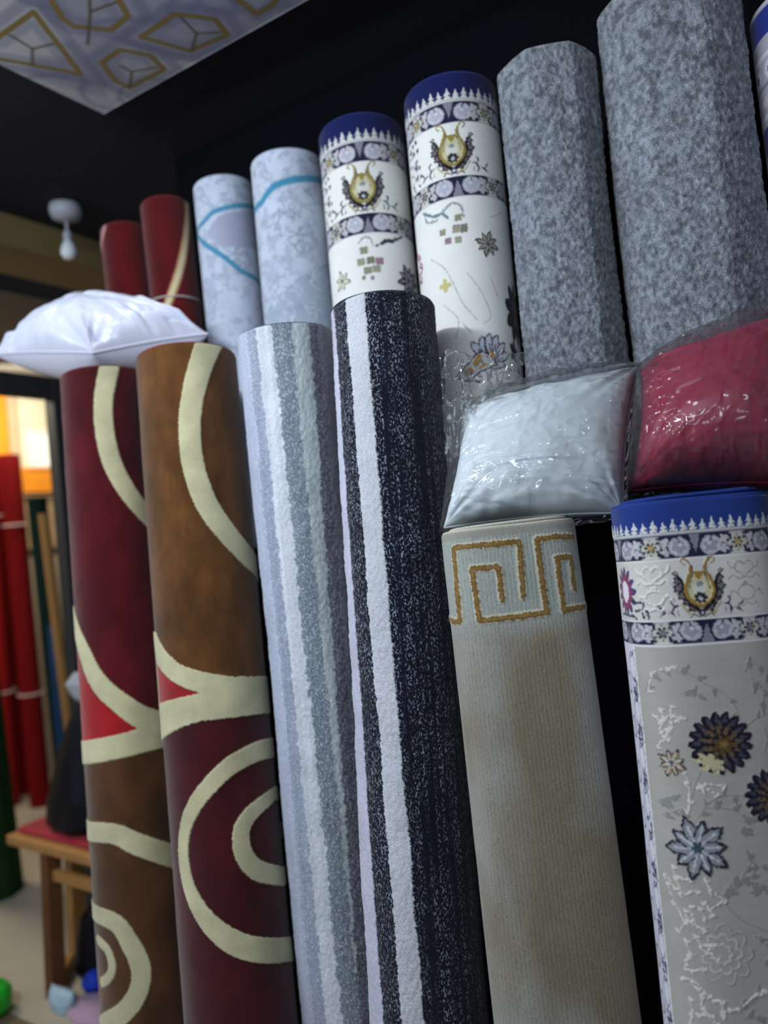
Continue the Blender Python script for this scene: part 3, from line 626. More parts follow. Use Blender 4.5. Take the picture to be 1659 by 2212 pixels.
def paint_persian(p, S):
    field = (172, 170, 163); U, V = p.U, p.V
    p.c[:] = s2l(field); p.c *= 1 + .03 * vnoise(U * 12, V * 300, 0, 5)[..., None]
    c0 = [(-0.0211, 0.1177)][0][0]; s = [(-0.0211, 0.1888)][0][1] / .214; P = .133 * s
    border(p, c0, s, P, (206, 204, 198))
    for i in (-1, 0, 1): tulip(p, c0 + i * 2 * P, s)
    scroll(p, c0 + .072 * s, s, (138, 142, 140)); scroll(p, c0 - .068 * s, s, (222, 220, 212), h=.0018, wd=.0028)
    hi = [(-0.1251, 0.2076), (-0.1251, 0.2076)][0][0]
    vt = .0875 * s
    # left side of the tulip band: red speckled rosette, then the side border
    side_strip(p, -S.L, hi, .216 * s)
    cu, cv = [(-0.1342, 0.1177)][0]
    p.blob(cu, cv, .022, .028, (64, 66, 112), lobes=13, amp=.25); p.blob(cu, cv, .016, .021, (150, 60, 88), lobes=15, amp=.3); p.blob(cu, cv, .011, .015, (228, 226, 234))
    for q in [[(-0.1148, 0.1313), (-0.0989, 0.1339), (-0.0998, 0.1414), (-0.1112, 0.1439)], [(-0.1549, 0.149), (-0.1183, 0.1516), (-0.1111, 0.1552)], [(-0.1005, 0.147), (-0.0984, 0.1526)], [(-0.0932, 0.1428), (-0.0919, 0.1539)]]: p.stroke(q, .003, (44, 48, 86), jag=.001)
    # field: flowers, vines and embossed sprays
    gv = (140, 142, 138); em = (218, 216, 206)
    for i, (q, n) in enumerate([([(-0.1124, 0.2532), (-0.0939, 0.2273), (-0.0723, 0.2181)], 3), ([(-0.0671, 0.2255), (-0.0468, 0.2288), (-0.0301, 0.2412), (-0.007, 0.2547), (0.0091, 0.2767), (0.0091, 0.2915)], 5), ([(-0.0613, 0.2528), (-0.0468, 0.2564), (-0.0347, 0.2558)], 3), ([(0.0201, 0.3), (0.0362, 0.2906), (0.0547, 0.2864)], 1), ([(0.0261, 0.2301), (0.0381, 0.2221), (0.0543, 0.2295), (0.0629, 0.2454)], 3), ([(0.0339, 0.2397), (0.0447, 0.2496), (0.049, 0.268), (0.0417, 0.2733)], 3), ([(0.0443, 0.3032), (0.0459, 0.3211), (0.04, 0.3354)], 1), ([(-0.0433, 0.3494), (-0.0566, 0.374), (-0.0658, 0.4064)], 0), ([(-0.0688, 0.3563), (-0.0637, 0.374)], 0), ([(-0.056, 0.4122), (-0.0412, 0.3948), (-0.0223, 0.3869), (0.0023, 0.3873), (0.0261, 0.3947)], 7), ([(-0.0477, 0.4005), (-0.024, 0.4014), (-0.0062, 0.4066), (0.0052, 0.415), (0.0211, 0.416), (0.0153, 0.4232), (0.0044, 0.4213)], 5), ([(-0.1081, 0.3963), (-0.0944, 0.3892), (-0.0833, 0.3915)], 3), ([(-0.1043, 0.4136), (-0.0867, 0.4061), (-0.0725, 0.4026)], 3), ([(-0.0064, 0.4346), (-0.0015, 0.4291), (0.0012, 0.4374)], 2), ([(-0.0576, 0.4911), (-0.045, 0.5084), (-0.0362, 0.5189), (-0.0159, 0.5411), (0.0072, 0.5539), (0.0248, 0.5606)], 0), ([(-0.0362, 0.5189), (-0.0176, 0.5035), (-0.001, 0.4929), (0.0164, 0.4767), (0.0324, 0.4751)], 8), ([(-0.0306, 0.5116), (-0.0102, 0.4924), (0.0119, 0.4619)], 5), ([(0.0017, 0.496), (0.0196, 0.5012), (0.0082, 0.5137)], 4), ([(-0.0001, 0.5632), (0.0082, 0.571), (0.0194, 0.5803)], 2), ([(0.0027, 0.5906), (0.0108, 0.5996), (0.0188, 0.6002)], 1), ([(-0.0354, 0.6569), (-0.0163, 0.6462), (0.0138, 0.6253)], 2), ([(-0.0242, 0.6628), (-0.0059, 0.6608), (0.0086, 0.6672)], 4)]):
        vine(p, q, gv, leaves=n, seed=i)
    for i, q in enumerate([[(-0.1052, 0.2495), (-0.0939, 0.2273), (-0.0756, 0.221), (-0.0623, 0.2184)], [(-0.1008, 0.2828), (-0.0896, 0.2911), (-0.0763, 0.2816), (-0.065, 0.2876)], [(-0.0908, 0.273), (-0.0861, 0.2879), (-0.0942, 0.3035), (-0.0794, 0.2997), (-0.0856, 0.312)], [(-0.075, 0.2695), (-0.0743, 0.2906), (-0.0635, 0.2846)], [(-0.0999, 0.3235), (-0.0853, 0.309), (-0.0809, 0.2968)], [(-0.0537, 0.374), (-0.0422, 0.3772), (-0.031, 0.3835), (-0.0445, 0.3712), (-0.0208, 0.3741)], [(-0.0691, 0.3533), (-0.0631, 0.3681), (-0.0643, 0.3917), (-0.0661, 0.4035)], [(-0.0965, 0.4775), (-0.0916, 0.4913), (-0.0751, 0.492)], [(-0.0926, 0.4886), (-0.0859, 0.5109), (-0.0679, 0.506)], [(-0.1078, 0.5011), (-0.098, 0.5251), (-0.0879, 0.5462), (-0.0942, 0.5593)], [(-0.0785, 0.5244), (-0.0748, 0.5442), (-0.0656, 0.555)], [(-0.0671, 0.5262), (-0.0583, 0.5402), (-0.0531, 0.5343), (-0.0579, 0.52)], [(-0.0863, 0.5314), (-0.0806, 0.545), (-0.067, 0.5522)], [(-0.0767, 0.5619), (-0.0668, 0.5753), (-0.0549, 0.5718), (-0.0605, 0.5806), (-0.0522, 0.5889)], [(-0.0944, 0.6058), (-0.0817, 0.6076), (-0.0709, 0.6027)], [(-0.1013, 0.6196), (-0.0831, 0.6206), (-0.0677, 0.6355)], [(-0.0625, 0.6408), (-0.0484, 0.6428), (-0.0525, 0.6543), (-0.0485, 0.6598)], [(-0.0837, 0.6264), (-0.0734, 0.6362), (-0.0772, 0.651), (-0.07, 0.6585)], [(-0.0565, 0.491), (-0.0476, 0.5055), (-0.036, 0.5172), (-0.05, 0.5268)], [(-0.0435, 0.6512), (-0.0287, 0.6502), (-0.0025, 0.6328), (0.0094, 0.6307)], [(-0.0892, 0.5698), (-0.0842, 0.589), (-0.0937, 0.5998)], [(-0.0976, 0.5043), (-0.1066, 0.4918)], [(-0.0845, 0.661), (-0.0646, 0.6607), (-0.0628, 0.6701)], [(-0.092, 0.6428), (-0.0887, 0.662), (-0.0952, 0.6765)]]):
        p.stroke([(a, b + .0014) for a, b in q], .0026, (168, 164, 156), h=.0, jag=.0008, alpha=.5)  # shadow under each embossed line, painted into the pile colour
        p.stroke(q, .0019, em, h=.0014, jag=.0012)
        for k, (a, b) in enumerate(q): p.blob(a + .003 * (-1) ** k, b + .002, .0034, .0016, em, rot=k * 1.3, h=.0014, lobes=3, amp=.3)
    cu, cv = [(-0.0447, 0.5842)][0]
    for r in (.036, .024, .013): p.blob(cu, cv, r, r * .95, (170, 168, 164) if r > .03 else em, lobes=9, amp=.14, ring=.0022, h=.0012, alpha=.6)
    a = [(-0.0164, 0.3194), (-0.0818, 0.3436), (-0.0603, 0.4515), (0.0446, 0.3917), (-0.0339, 0.3404)]
    p.blob(a[4][0], a[4][1], .019, .014, (198, 188, 150), rot=.5, lobes=7, amp=.25); p.blob(a[4][0] - .004, a[4][1] - .008, .007, .006, (226, 230, 240))
    dahlia(p, a[0][0], a[0][1] , .038, .2)
    p.blob(a[4][0] + .002, a[4][1] + .004, .016, .009, (196, 188, 152), rot=.5, lobes=7, amp=.3)
    lotus(p, a[1][0], a[1][1], .020, .5, 8, (168, 152, 116)); lotus(p, a[2][0], a[2][1], .042, .6, 10)
    dahlia(p, a[3][0], a[3][1], .034, .4)
cream_pile = pile_mat('dense_cream_pile', grain=.08, nap=.04, bump=.3, gscale=1000, sheen=.2)
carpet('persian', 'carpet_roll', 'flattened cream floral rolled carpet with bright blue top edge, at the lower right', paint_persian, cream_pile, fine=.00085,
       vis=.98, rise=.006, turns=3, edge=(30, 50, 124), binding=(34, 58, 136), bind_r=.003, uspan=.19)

# ---- back row
def paint_floral(which):
    def f(p, S):
        U, V = p.U, p.V; p.c[:] = s2l((228, 230, 226))
        K = which
        if K == 'floral':
            c0 = [(-0.0061, 0.1603)][0][0]; s = [(-0.0116, 0.2466)][0][1] / .214
        else:
            c0 = [(-0.0072, 0.1694)][0][0]; s = [(-0.0096, 0.2626)][0][1] / .214
        P = .133 * s; border(p, c0, s, P, (226, 228, 222), blue=(18, 27, 80), silver=(172, 176, 190))
        for q in range(46):                                 # dark flecks of the side border, round the left flank
            a_ = [float(hash3(np.int64(q), np.int64(k), np.int64(5))) for k in (1, 2, 3)]
            p.blob(c0 - (.066 + .045 * a_[0]) * s, (.092 + .085 * a_[1]) * s, .0016 + .003 * a_[2], .0026, (58, 62, 104), rot=q, lobes=4, amp=.3)
        for i in (-1, 0, 1): tulip(p, c0 + i * 2 * P, s, gold=(142, 128, 66))
        sq = [(140, 140, 118), (146, 120, 132), (120, 122, 108), (150, 152, 128)]
        if K == 'floral':
            for q, wd, col in (([(-0.0858, 0.2569), (-0.0604, 0.2724), (-0.0386, 0.274), (-0.0286, 0.2841)], .006, (108, 130, 142)), ([(-0.0349, 0.2686), (-0.0175, 0.2592), (0.0004, 0.2669), (0.0039, 0.2884)], .005, (150, 154, 160)), ([(-0.0824, 0.2658), (-0.0743, 0.2803), (-0.0502, 0.2833)], .004, (140, 156, 160))): p.stroke(q, wd, col, jag=.002)
            for i, (a, b) in enumerate([(-0.0063, 0.2888), (-0.0118, 0.3079), (0.0038, 0.3084), (-0.014, 0.3111), (-0.0414, 0.3109), (-0.0312, 0.3301), (0.0025, 0.3128), (-0.0104, 0.3318)]): p.blob(a, b, .0075, .0065, sq[i % 4], lobes=4, amp=.2, ph=.78)
            a = [(0.0485, 0.3433), (-0.1475, 0.356), (-0.0461, 0.4149), (0.1142, 0.4738), (0.0932, 0.5511)]
            lotus(p, a[0][0], a[0][1], .027, .3, 8, (120, 112, 92))
            lotus(p, a[1][0], a[1][1], .040, .1, 9, (232, 226, 230)); p.blob(a[1][0], a[1][1], .036, .038, (168, 38, 66), lobes=9, amp=.12, ring=.004); p.blob(a[1][0], a[1][1] + .004, .010, .012, (190, 50, 70))
            p.blob(a[2][0], a[2][1], .010, .010, (196, 188, 128), lobes=4, amp=.4)
            p.blob(a[3][0], a[3][1], .030, .052, (26, 26, 36), lobes=9, amp=.2); p.blob(a[3][0] + .006, a[3][1], .014, .03, (92, 70, 62), lobes=5, amp=.3); p.blob(a[4][0], a[4][1], .010, .018, (40, 38, 46), lobes=5, amp=.3)
            for q in [[(0.0016, 0.399), (0.0257, 0.4371), (0.0406, 0.4824), (0.0242, 0.5001)], [(-0.0772, 0.3519), (-0.0446, 0.3806), (-0.0242, 0.4264), (-0.013, 0.4556), (0.0112, 0.4902)], [(0.0624, 0.2897), (0.1009, 0.2722)], [(0.0485, 0.4098), (0.0608, 0.4453)], [(-0.0523, 0.4517), (-0.0252, 0.4851), (-0.0335, 0.5196)], [(-0.0168, 0.4956), (-0.0004, 0.5159)]]:
                p.stroke(q, .0020, (172, 176, 176), jag=.0004)
            # palmette with gold leaves
            fan = [[(0.0238, 0.57), (0.0082, 0.5599), (-0.0031, 0.5443), (-0.0039, 0.5334), (0.0084, 0.5384), (0.022, 0.5502)], [(0.0279, 0.5666), (0.0132, 0.546), (0.0128, 0.5307), (0.0189, 0.5249), (0.0253, 0.536), (0.0332, 0.5524)], [(0.0319, 0.5649), (0.0246, 0.5432), (0.0262, 0.5271), (0.0346, 0.5202), (0.037, 0.5346), (0.0413, 0.5508)], [(0.0358, 0.5651), (0.0381, 0.5436), (0.0416, 0.5292), (0.0505, 0.5237), (0.051, 0.5381), (0.0494, 0.5525)], [(0.0374, 0.5687), (0.0475, 0.5508), (0.0551, 0.5398), (0.067, 0.5374), (0.063, 0.5503), (0.0524, 0.5633)], [(0.0349, 0.574), (0.0503, 0.5633), (0.0647, 0.5556), (0.077, 0.5583), (0.0654, 0.5682), (0.0488, 0.5759)], [(0.0284, 0.5809), (0.0426, 0.5759), (0.0555, 0.574), (0.0638, 0.5809), (0.05, 0.5849), (0.0355, 0.5865)]]
            for q in fan:
                p.stroke(list(q) + [q[0]], .0055, (34, 32, 52), smooth=False, jag=.001); p.poly(q, (198, 204, 216))
                m = np.mean(q, 0); p.stroke([q[0], tuple(m)], .004, (128, 124, 130), jag=.001)
            body = [[(0.0339, 0.565), (0.0161, 0.5534), (0.0008, 0.5609), (-0.0134, 0.5752), (-0.0275, 0.5855), (-0.0327, 0.5989), (-0.02, 0.6046), (-0.0028, 0.598), (0.0109, 0.5887), (0.0261, 0.5844), (0.0404, 0.5777)], [(0.014, 0.5568), (0.0044, 0.5613), (-0.006, 0.5744), (-0.0011, 0.5803), (0.0126, 0.571)], [(-0.0101, 0.5792), (-0.024, 0.5879), (-0.0269, 0.5981), (-0.0156, 0.5981), (-0.0037, 0.5889)], [(0.0332, 0.5524), (0.0424, 0.5598), (0.0376, 0.5669), (0.0285, 0.5612)], [(0.002, 0.586), (0.0177, 0.5749), (0.025, 0.5772), (0.0112, 0.5851)]]
            p.stroke(list(body[0]) + [body[0][0]], .006, (34, 32, 52), smooth=False, jag=.001); p.poly(body[0], (206, 206, 206))
            for q in body[1:]: p.poly(q, (190, 132, 26))
            p.stroke([body[1][3], body[1][4]], .002, (60, 50, 50)); p.stroke([body[2][3], body[2][4]], .002, (60, 50, 50))
            p.stroke([(-0.0166, 0.6078), (-0.0045, 0.6067), (0.0032, 0.6111), (0.0091, 0.6064)], .003, (60, 62, 80), jag=.0008)
        else:
            p.stroke([(0.0097, 0.2933), (0.0291, 0.2834), (0.0517, 0.2794), (0.0769, 0.2665)], [.003, .009, .009, .004], (36, 48, 70), jag=.003)
            p.stroke([(-0.0268, 0.2817), (-0.0155, 0.2717), (-0.0007, 0.2756), (0.0039, 0.291)], .004, (160, 164, 168), jag=.001)
            for i, (a, b) in enumerate([(-0.0171, 0.2995), (-0.0254, 0.3229), (-0.0039, 0.3221), (0.0149, 0.3254), (-0.0119, 0.3431), (0.0074, 0.341), (-0.0224, 0.3573), (-0.0034, 0.36)]): p.blob(a, b, .0095 if i < 6 else .004, .008 if i < 6 else .005, sq[(i * 3) % 4], lobes=4, amp=.2, ph=.78)
            a = [(-0.0769, 0.3511), (0.0868, 0.3605)]
            lotus(p, a[0][0], a[0][1], .024, .3, 6, (206, 204, 170)); lotus(p, a[1][0], a[1][1], .036, .1, 9, (70, 60, 74))
    return f
FL = None
carpet('floral', 'carpet_roll', 'white floral rolled carpet with blue end, directly beside the shaggy grey rolls', paint_floral('floral'), cream_pile, fine=.0013, vis=.82,
       edge=(30, 44, 110), group=FL, binding=(30, 42, 108))
carpet('floral_far', 'carpet_roll', 'white floral rolled carpet with blue end, directly behind the navy striped roll', paint_floral('floral_far'), cream_pile, fine=.0013, vis=.55,
       edge=(30, 44, 110), group=FL, binding=(30, 42, 108))
def paint_banded(p, S):
    p.c[:] = s2l((176, 174, 186)); w_ = (slice(None), slice(None))
    v1 = [(-0.1049, 0.0334)][0][1]; v2 = [(-0.1345, 0.2247)][0][1]; d = v2 - v1
    for i in range(-1, 4):
        v = v1 + i * d; p.band(v - .022, v + .022, (34, 48, 132))
        p.band(v + .05, v + .056, (214, 214, 226)); p.band(v + .10, v + .104, (120, 120, 140)); p.band(v + .15, v + .156, (214, 214, 226))
        for k in range(-8, 9): p.blob(k * .045, v + .08, .016, .016, (214, 212, 226)); p.blob(k * .045, v + .08, .007, .007, (60, 66, 120)); p.blob(k * .045 + .02, v + .128, .012, .008, (206, 204, 214), lobes=5, amp=.3)
carpet('banded', 'carpet_roll', 'white rolled carpet with bright blue bands, beside the wide grey shaggy roll', paint_banded, cream_pile, fine=.0025, vis=.8, edge=(180, 180, 190))
def paint_marble(which):
    def f(p, S):
        U, V = p.U, p.V; p.c[:] = s2l((186, 196, 212)); w_ = (slice(None), slice(None))
        n = np.abs(fbm(U * 26, V * 26, 0, 81, 5)); m = np.clip((.06 - n) * 14, 0, .6); m *= np.clip(vnoise(U * 9, V * 9, 0, 82) * 1.5 + .6, 0, 1); p.put(w_, m, (112, 122, 142))
        n = fbm(U * 60, V * 60, 0, 83, 4); p.put(w_, np.clip((n - .12) * 4, 0, .45), (138, 146, 166))
        teal = (66, 136, 168)
        def cracked(pts):
            q = Pile(p.us, p.vs, (0, 0, 0), .002); q.poly(pts, (255, 255, 255)); mm = q.c[..., 0]
            p.put(w_, mm * .55, (132, 148, 166)); n2 = np.abs(fbm(U * 45, V * 45, 0, 84, 4)); p.put(w_, mm * np.clip((.07 - n2) * 14, 0, .7), (206, 214, 222))
        if which == 'far':
            lil = [(-0.0608, 0.1387), (-0.0233, 0.1048), (0.1196, 0.0699), (0.1041, 0.1792), (-0.0193, 0.1834)]; p.poly(lil, (158, 162, 182))
            for q in [[(-0.1211, 0.114), (-0.0669, 0.1073), (-0.0345, 0.091), (-0.0095, 0.0867), (0.1196, 0.057)], [(-0.1211, 0.114), (-0.0753, 0.1572), (-0.0213, 0.2028), (0.0218, 0.2427), (0.1213, 0.2742)]]: p.stroke(q, .0125, teal, smooth=False, aa=.002)
        else:
            cracked([(-0.1358, 0.3786), (-0.0528, 0.3337), (0.0196, 0.2893), (0.1341, 0.2315), (0.0869, 0.4199)])
            for q in [[(-0.1358, 0.1077), (-0.0779, 0.1092), (-0.0414, 0.0855), (-0.0131, 0.0791), (0.1461, 0.0483)]]: p.stroke(q, .0165, teal, smooth=False, aa=.002)
    return f
marb = pile_mat('marbled_blue_pile', grain=.06, nap=.08, bump=.2, gscale=700)
carpet('marble', 'carpet_roll', 'pale blue marbled rolled carpet with one teal line, beside the floral rolls', paint_marble('near'), marb, fine=.0018, vis=.55, edge=(150, 160, 176), binding=(150, 160, 178))
carpet('marble_far', 'carpet_roll', 'pale blue marbled rolled carpet with two teal lines, beside the red rolls', paint_marble('far'), marb, fine=.0018, vis=.55, edge=(150, 160, 176), binding=(150, 160, 178))
def paint_red(line):
    def f(p, S):
        p.c[:] = s2l((84, 10, 14)); p.c *= 1 + .4 * fbm(p.U * 20, p.V * 5, 0, 91)[..., None]
        if line:
            q = [(0.0768, -0.01), (0.0674, 0.0464), (0.0387, 0.1431), (0.0041, 0.2331), (-0.0435, 0.3243)]
            p.stroke(q, .024, (176, 120, 104), .0012); p.stroke(q, .016, (212, 190, 120), .0018); p.stroke(q, .006, (216, 206, 190), .0018)
        else:
            q = [(-0.0544, -0.0094), (-0.0759, 0.0253), (-0.1075, 0.0507)]; p.stroke(q, .014, (190, 140, 140), .0012)
    return f
red = carpet('red', 'carpet_roll', 'plain red rolled carpet with one gold line down its side, back row', paint_red(True), red_pile, fine=.0022, vis=.5, edge=(110, 20, 22), binding=(120, 26, 26))
string_around(red, 'red', [(0.0121, 0.2698)][0][1], tilt=.05)
carpet('red_far', 'carpet_roll', 'plain dark red rolled carpet at the far left end of the back row', paint_red(False), red_pile, fine=.0025, vis=.5, edge=(96, 18, 22), binding=(100, 24, 28))
def paint_shag(p, S):
    U, V = p.U, p.V; p.c[:] = s2l((146, 152, 162))
    n = fbm(U * 150, V * 120, 0, 95, 4) ; m = np.clip(.5 + n * 1.1, 0, 1)[..., None]
    p.c = s2l((92, 98, 106)) * (1 - m) + s2l((150, 157, 166)) * m
    p.c *= (1 + .14 * fbm(U * 8, V * 5, 0, 96))[..., None]
shag_m = pile_mat('grey_shag_pile', grain=.34, nap=.10, bump=1.0, gscale=420, fs=.8)
carpet('shag', 'carpet_roll', 'narrower of the two shaggy grey rolled carpets, flat-sided, back row', paint_shag, shag_m, fine=.0022, vis=.9, shag=.0016, edge=(104, 108, 112), turns=3)
carpet('shag_big', 'carpet_roll', 'wider, taller shaggy grey rolled carpet behind the crimson cushion', paint_shag, shag_m, fine=.0024, vis=1.0, shag=.0018, edge=(104, 108, 112), turns=3)

# ------------------------------------------------------------------ cushions and their bags
def cushion_geo(c4, thick, n=150, wr=.004, seed=0, pinch=.10, p_=.42, margin=0.0, ripple=1.0, sag=0.0, fine=0.0, back=.8):
    """c4: corners TL, TR, BR, BL; returns verts (front grid then back grid), faces; seam all round"""
    TL, TR, BR, BL = [np.array(c, float) for c in c4]
    t = np.linspace(-1, 1, n); t = np.sign(t) * (1 - (1 - np.abs(t)) ** 1.35); A, B = np.meshgrid(t, t)          # A: left-right, B: top-bottom
    a = A * (1 - pinch * (1 - B ** 2) * 1.0); b = B * (1 - pinch * (1 - A ** 2))
    if margin: a, b = a * (1 + margin), b * (1 + margin)
    s_, q = (a + 1) / 2, (b + 1) / 2
    P = (TL[None, None] * ((1 - s_) * (1 - q))[..., None] + TR * (s_ * (1 - q))[..., None] + BR * (s_ * q)[..., None] + BL * ((1 - s_) * q)[..., None])
    nrm = np.cross(TR - TL, BL - TL) + np.cross(BR - BL, BR - TR); nrm /= np.linalg.norm(nrm)
    if nrm @ (CAM - (TL + BR) / 2) < 0: nrm = -nrm
    prof = np.clip((1 - A ** 2) * (1 - B ** 2), 0, 1) ** p_
    R = np.hypot(1 - np.abs(A), 1 - np.abs(B)); th = np.arctan2(1 - np.abs(B), 1 - np.abs(A)); quad = (A > 0) * 1.0 + (B > 0) * 2.0
    rad_w = vnoise(th * 5.5 + quad * 7.7, R * .8, 0, seed) * np.exp(-R * 1.7) * np.clip(R * 4, 0, 1)
    w1 = fbm(A * 2.2, B * 2.2, 0, seed + 5, 4) * .45
    # wrinkles running in from the seams
    eb = np.exp(-(1 - np.abs(B)) * 4) * vnoise(A * 9, B * 1.2, 0, seed + 9); ea = np.exp(-(1 - np.abs(A)) * 4) * vnoise(B * 9, A * 1.2, 0, seed + 12)
    wr_ = wr * (rad_w * 2.2 + w1 + .8 * eb + .8 * ea) * np.clip(prof * 3, 0, 1) * ripple
    hf = thick / 2 * prof + wr_ + (sag * np.clip(B, 0, 1) * (1 - B ** 2) * (1 - A ** 2))
    if fine: hf = hf + fine * prof ** .3
    hb = -thick / 2 * prof * back
    F_ = P + nrm * hf[..., None]; Bk = P + nrm * hb[..., None]
    return F_, Bk, nrm, A, B, prof, P
def cushion(name, label, c4, thick, mat, cat='cushion', piping=True, **kw):
    Fr, Bk, nrm, A, B, prof, P = cushion_geo(c4, thick, **kw); n = len(A)
    V = np.vstack([Fr.reshape(-1, 3), Bk.reshape(-1, 3)]); f1 = grid_faces(n, n); f2 = grid_faces(n, n, n * n)[:, ::-1]
    me = np_mesh(name, V, np.vstack([f1, f2]))
    bm = bmesh.new(); bm.from_mesh(me); bmesh.ops.remove_doubles(bm, verts=bm.verts, dist=1e-5); bmesh.ops.recalc_face_normals(bm, faces=bm.faces); bm.to_mesh(me); bm.free()
    cen = (np.min(V[:, 2])); o = link_mesh(name, me, mat, origin=(V[:, 0].mean(), V[:, 1].mean(), cen))
    tag(o, label, cat)
    if piping:
        ring = np.concatenate([P[0, :], P[1:, -1], P[-1, -2::-1], P[-2:0:-1, 0]])[::2]
        bm = bmesh.new(); tube_bm(bm, [tuple(q) for q in ring], .0022, 6, closed=True)
        bm_obj('seam', bm, mat, parent=o, smooth=True)
    return o
def bag_mat(name, haze=.04, crease=.25, tint=(.9, .95, 1.0), rough=.08):
    m = bpy.data.materials.new(name); m.use_nodes = True; nt = m.node_tree; N = nt.nodes; K = nt.links.new
    for x in list(N): N.remove(x)
    out = N.new('ShaderNodeOutputMaterial'); tr = N.new('ShaderNodeBsdfTransparent'); gl = N.new('ShaderNodeBsdfGlossy'); df = N.new('ShaderNodeBsdfDiffuse')
    gl.inputs['Roughness'].default_value = rough * .7; df.inputs['Color'].default_value = (*tint, 1); tr.inputs[0].default_value = (.97, .98, .98, 1)
    fr = N.new('ShaderNodeFresnel'); fr.inputs[0].default_value = 1.5
    tc = N.new('ShaderNodeTexCoord'); n = N.new('ShaderNodeTexNoise'); n.inputs['Scale'].default_value = 5; n.inputs['Detail'].default_value = 2; n.inputs['Distortion'].default_value = 1.0
    K(tc.outputs['Object'], n.inputs['Vector'])
    v = N.new('ShaderNodeTexVoronoi'); v.feature = 'DISTANCE_TO_EDGE'; v.inputs['Scale'].default_value = 13
    mp = N.new('ShaderNodeMix'); mp.data_type = 'RGBA'; mp.inputs[0].default_value = .12; K(tc.outputs['Object'], mp.inputs[6]); K(n.outputs[1], mp.inputs[7]); K(mp.outputs[2], v.inputs['Vector'])
    ad = N.new('ShaderNodeMath'); ad.operation = 'MINIMUM'; K(v.outputs[0], ad.inputs[0]); ad.inputs[1].default_value = .12
    a2 = N.new('ShaderNodeMath'); a2.operation = 'MULTIPLY_ADD'; K(ad.outputs[0], a2.inputs[0]); a2.inputs[1].default_value = crease; K(n.outputs[0], a2.inputs[2])
    bp = N.new('ShaderNodeBump'); bp.inputs['Strength'].default_value = .3; bp.inputs['Distance'].default_value = .008; K(a2.outputs[0], bp.inputs['Height'])
    K(bp.outputs[0], gl.inputs['Normal'])
    fm = N.new('ShaderNodeMath'); fm.operation = 'MULTIPLY'; K(fr.outputs[0], fm.inputs[0]); fm.inputs[1].default_value = .7
    m1 = N.new('ShaderNodeMixShader'); m1.inputs[0].default_value = haze; K(tr.outputs[0], m1.inputs[1]); K(df.outputs[0], m1.inputs[2])
    m2 = N.new('ShaderNodeMixShader'); K(fm.outputs[0], m2.inputs[0]); K(m1.outputs[0], m2.inputs[1]); K(gl.outputs[0], m2.inputs[2])
    K(m2.outputs[0], out.inputs['Surface']); return m
def bag(name, label, c4, thick, mat, seed, crinkle=.0075, flap=None, folds=(), **kw):
    Fr, Bk, nrm, A, B, prof, P = cushion_geo(c4, thick, seed=seed, n=190, p_=.34, pinch=.0, wr=.0015, **kw); n = len(A)
    r = 0
    for k, f in enumerate((5.0, 9.0, 17.0)):               # sharp creases of thin film
        q = vnoise(A * f + .6 * vnoise(A * 3, B * 3, 0, seed + 40), B * f * .8, 0, seed + 30 + k); r = r + (1 - np.abs(q) * 2.2) / (k + 1.5)
    edge = np.clip((1 - np.abs(A)) * (1 - np.abs(B)) * 8, 0, 1); loose = .10 + .9 * np.clip((1.05 - prof) * 2.2, 0, 1)
    fold = 0
    for b0, a0, a1, hh in folds:
        fold = fold + hh * np.exp(-((B - b0 - .12 * (A - a0) * (A - a1)) / .016) ** 2) * np.clip((A - a0) * 6, 0, 1) * np.clip((a1 - A) * 6, 0, 1)
    d = fold + crinkle * np.clip(r, -.2, 1.4) * loose + .006
    Fr = Fr + nrm * (d * edge)[..., None]; Bk = Bk - nrm * (.004 * edge)[..., None]
    jitter = .003 * vnoise(A * 14, B * 14, 0, seed + 50) * (1 - edge)
    Fr = Fr + nrm * jitter[..., None]; Bk = Bk + nrm * jitter[..., None]
    V = np.vstack([Fr.reshape(-1, 3), Bk.reshape(-1, 3)])
    me = np_mesh(name, V, np.vstack([grid_faces(n, n), grid_faces(n, n, n * n)[:, ::-1]]))
    bm = bmesh.new(); bm.from_mesh(me); bmesh.ops.remove_doubles(bm, verts=bm.verts, dist=1e-5)
    bmesh.ops.recalc_face_normals(bm, faces=bm.faces); bm.to_mesh(me); bm.free()
    o = link_mesh(name, me, mat, origin=(V[:, 0].mean(), V[:, 1].mean(), V[:, 2].min())); tag(o, label, 'plastic bag')
    if flap is not None:
        bm = bmesh.new(); nu, nv_ = 60, 60; F0, F1, F2, F3 = [np.array(q, float) for q in flap]
        g = [[None] * nu for _ in range(nv_)]
        for j in range(nv_):
            for i in range(nu):
                a, b = i / (nu - 1), j / (nv_ - 1); q = F0 * (1 - a) * (1 - b) + F1 * a * (1 - b) + F2 * a * b + F3 * (1 - a) * b
                z_ = float(.012 * (1 - 2 * abs(vnoise(a * 7, b * 5, 0, seed + 60))) + .008 * (1 - 2 * abs(vnoise(a * 15, b * 12, 0, seed + 61))))
                e = float(.010 * vnoise(a * 9 + b * 9, 3, 0, seed + 62)); g[j][i] = bm.verts.new(tuple(q + nrm * z_ + np.array([0, 0, e if j == 0 else 0])))
        for j in range(nv_ - 1):
            for i in range(nu - 1): bm.faces.new((g[j][i], g[j][i + 1], g[j + 1][i + 1], g[j + 1][i]))
        bm_obj('bag_flap', bm, crinkled, parent=o, smooth=True)
    return o
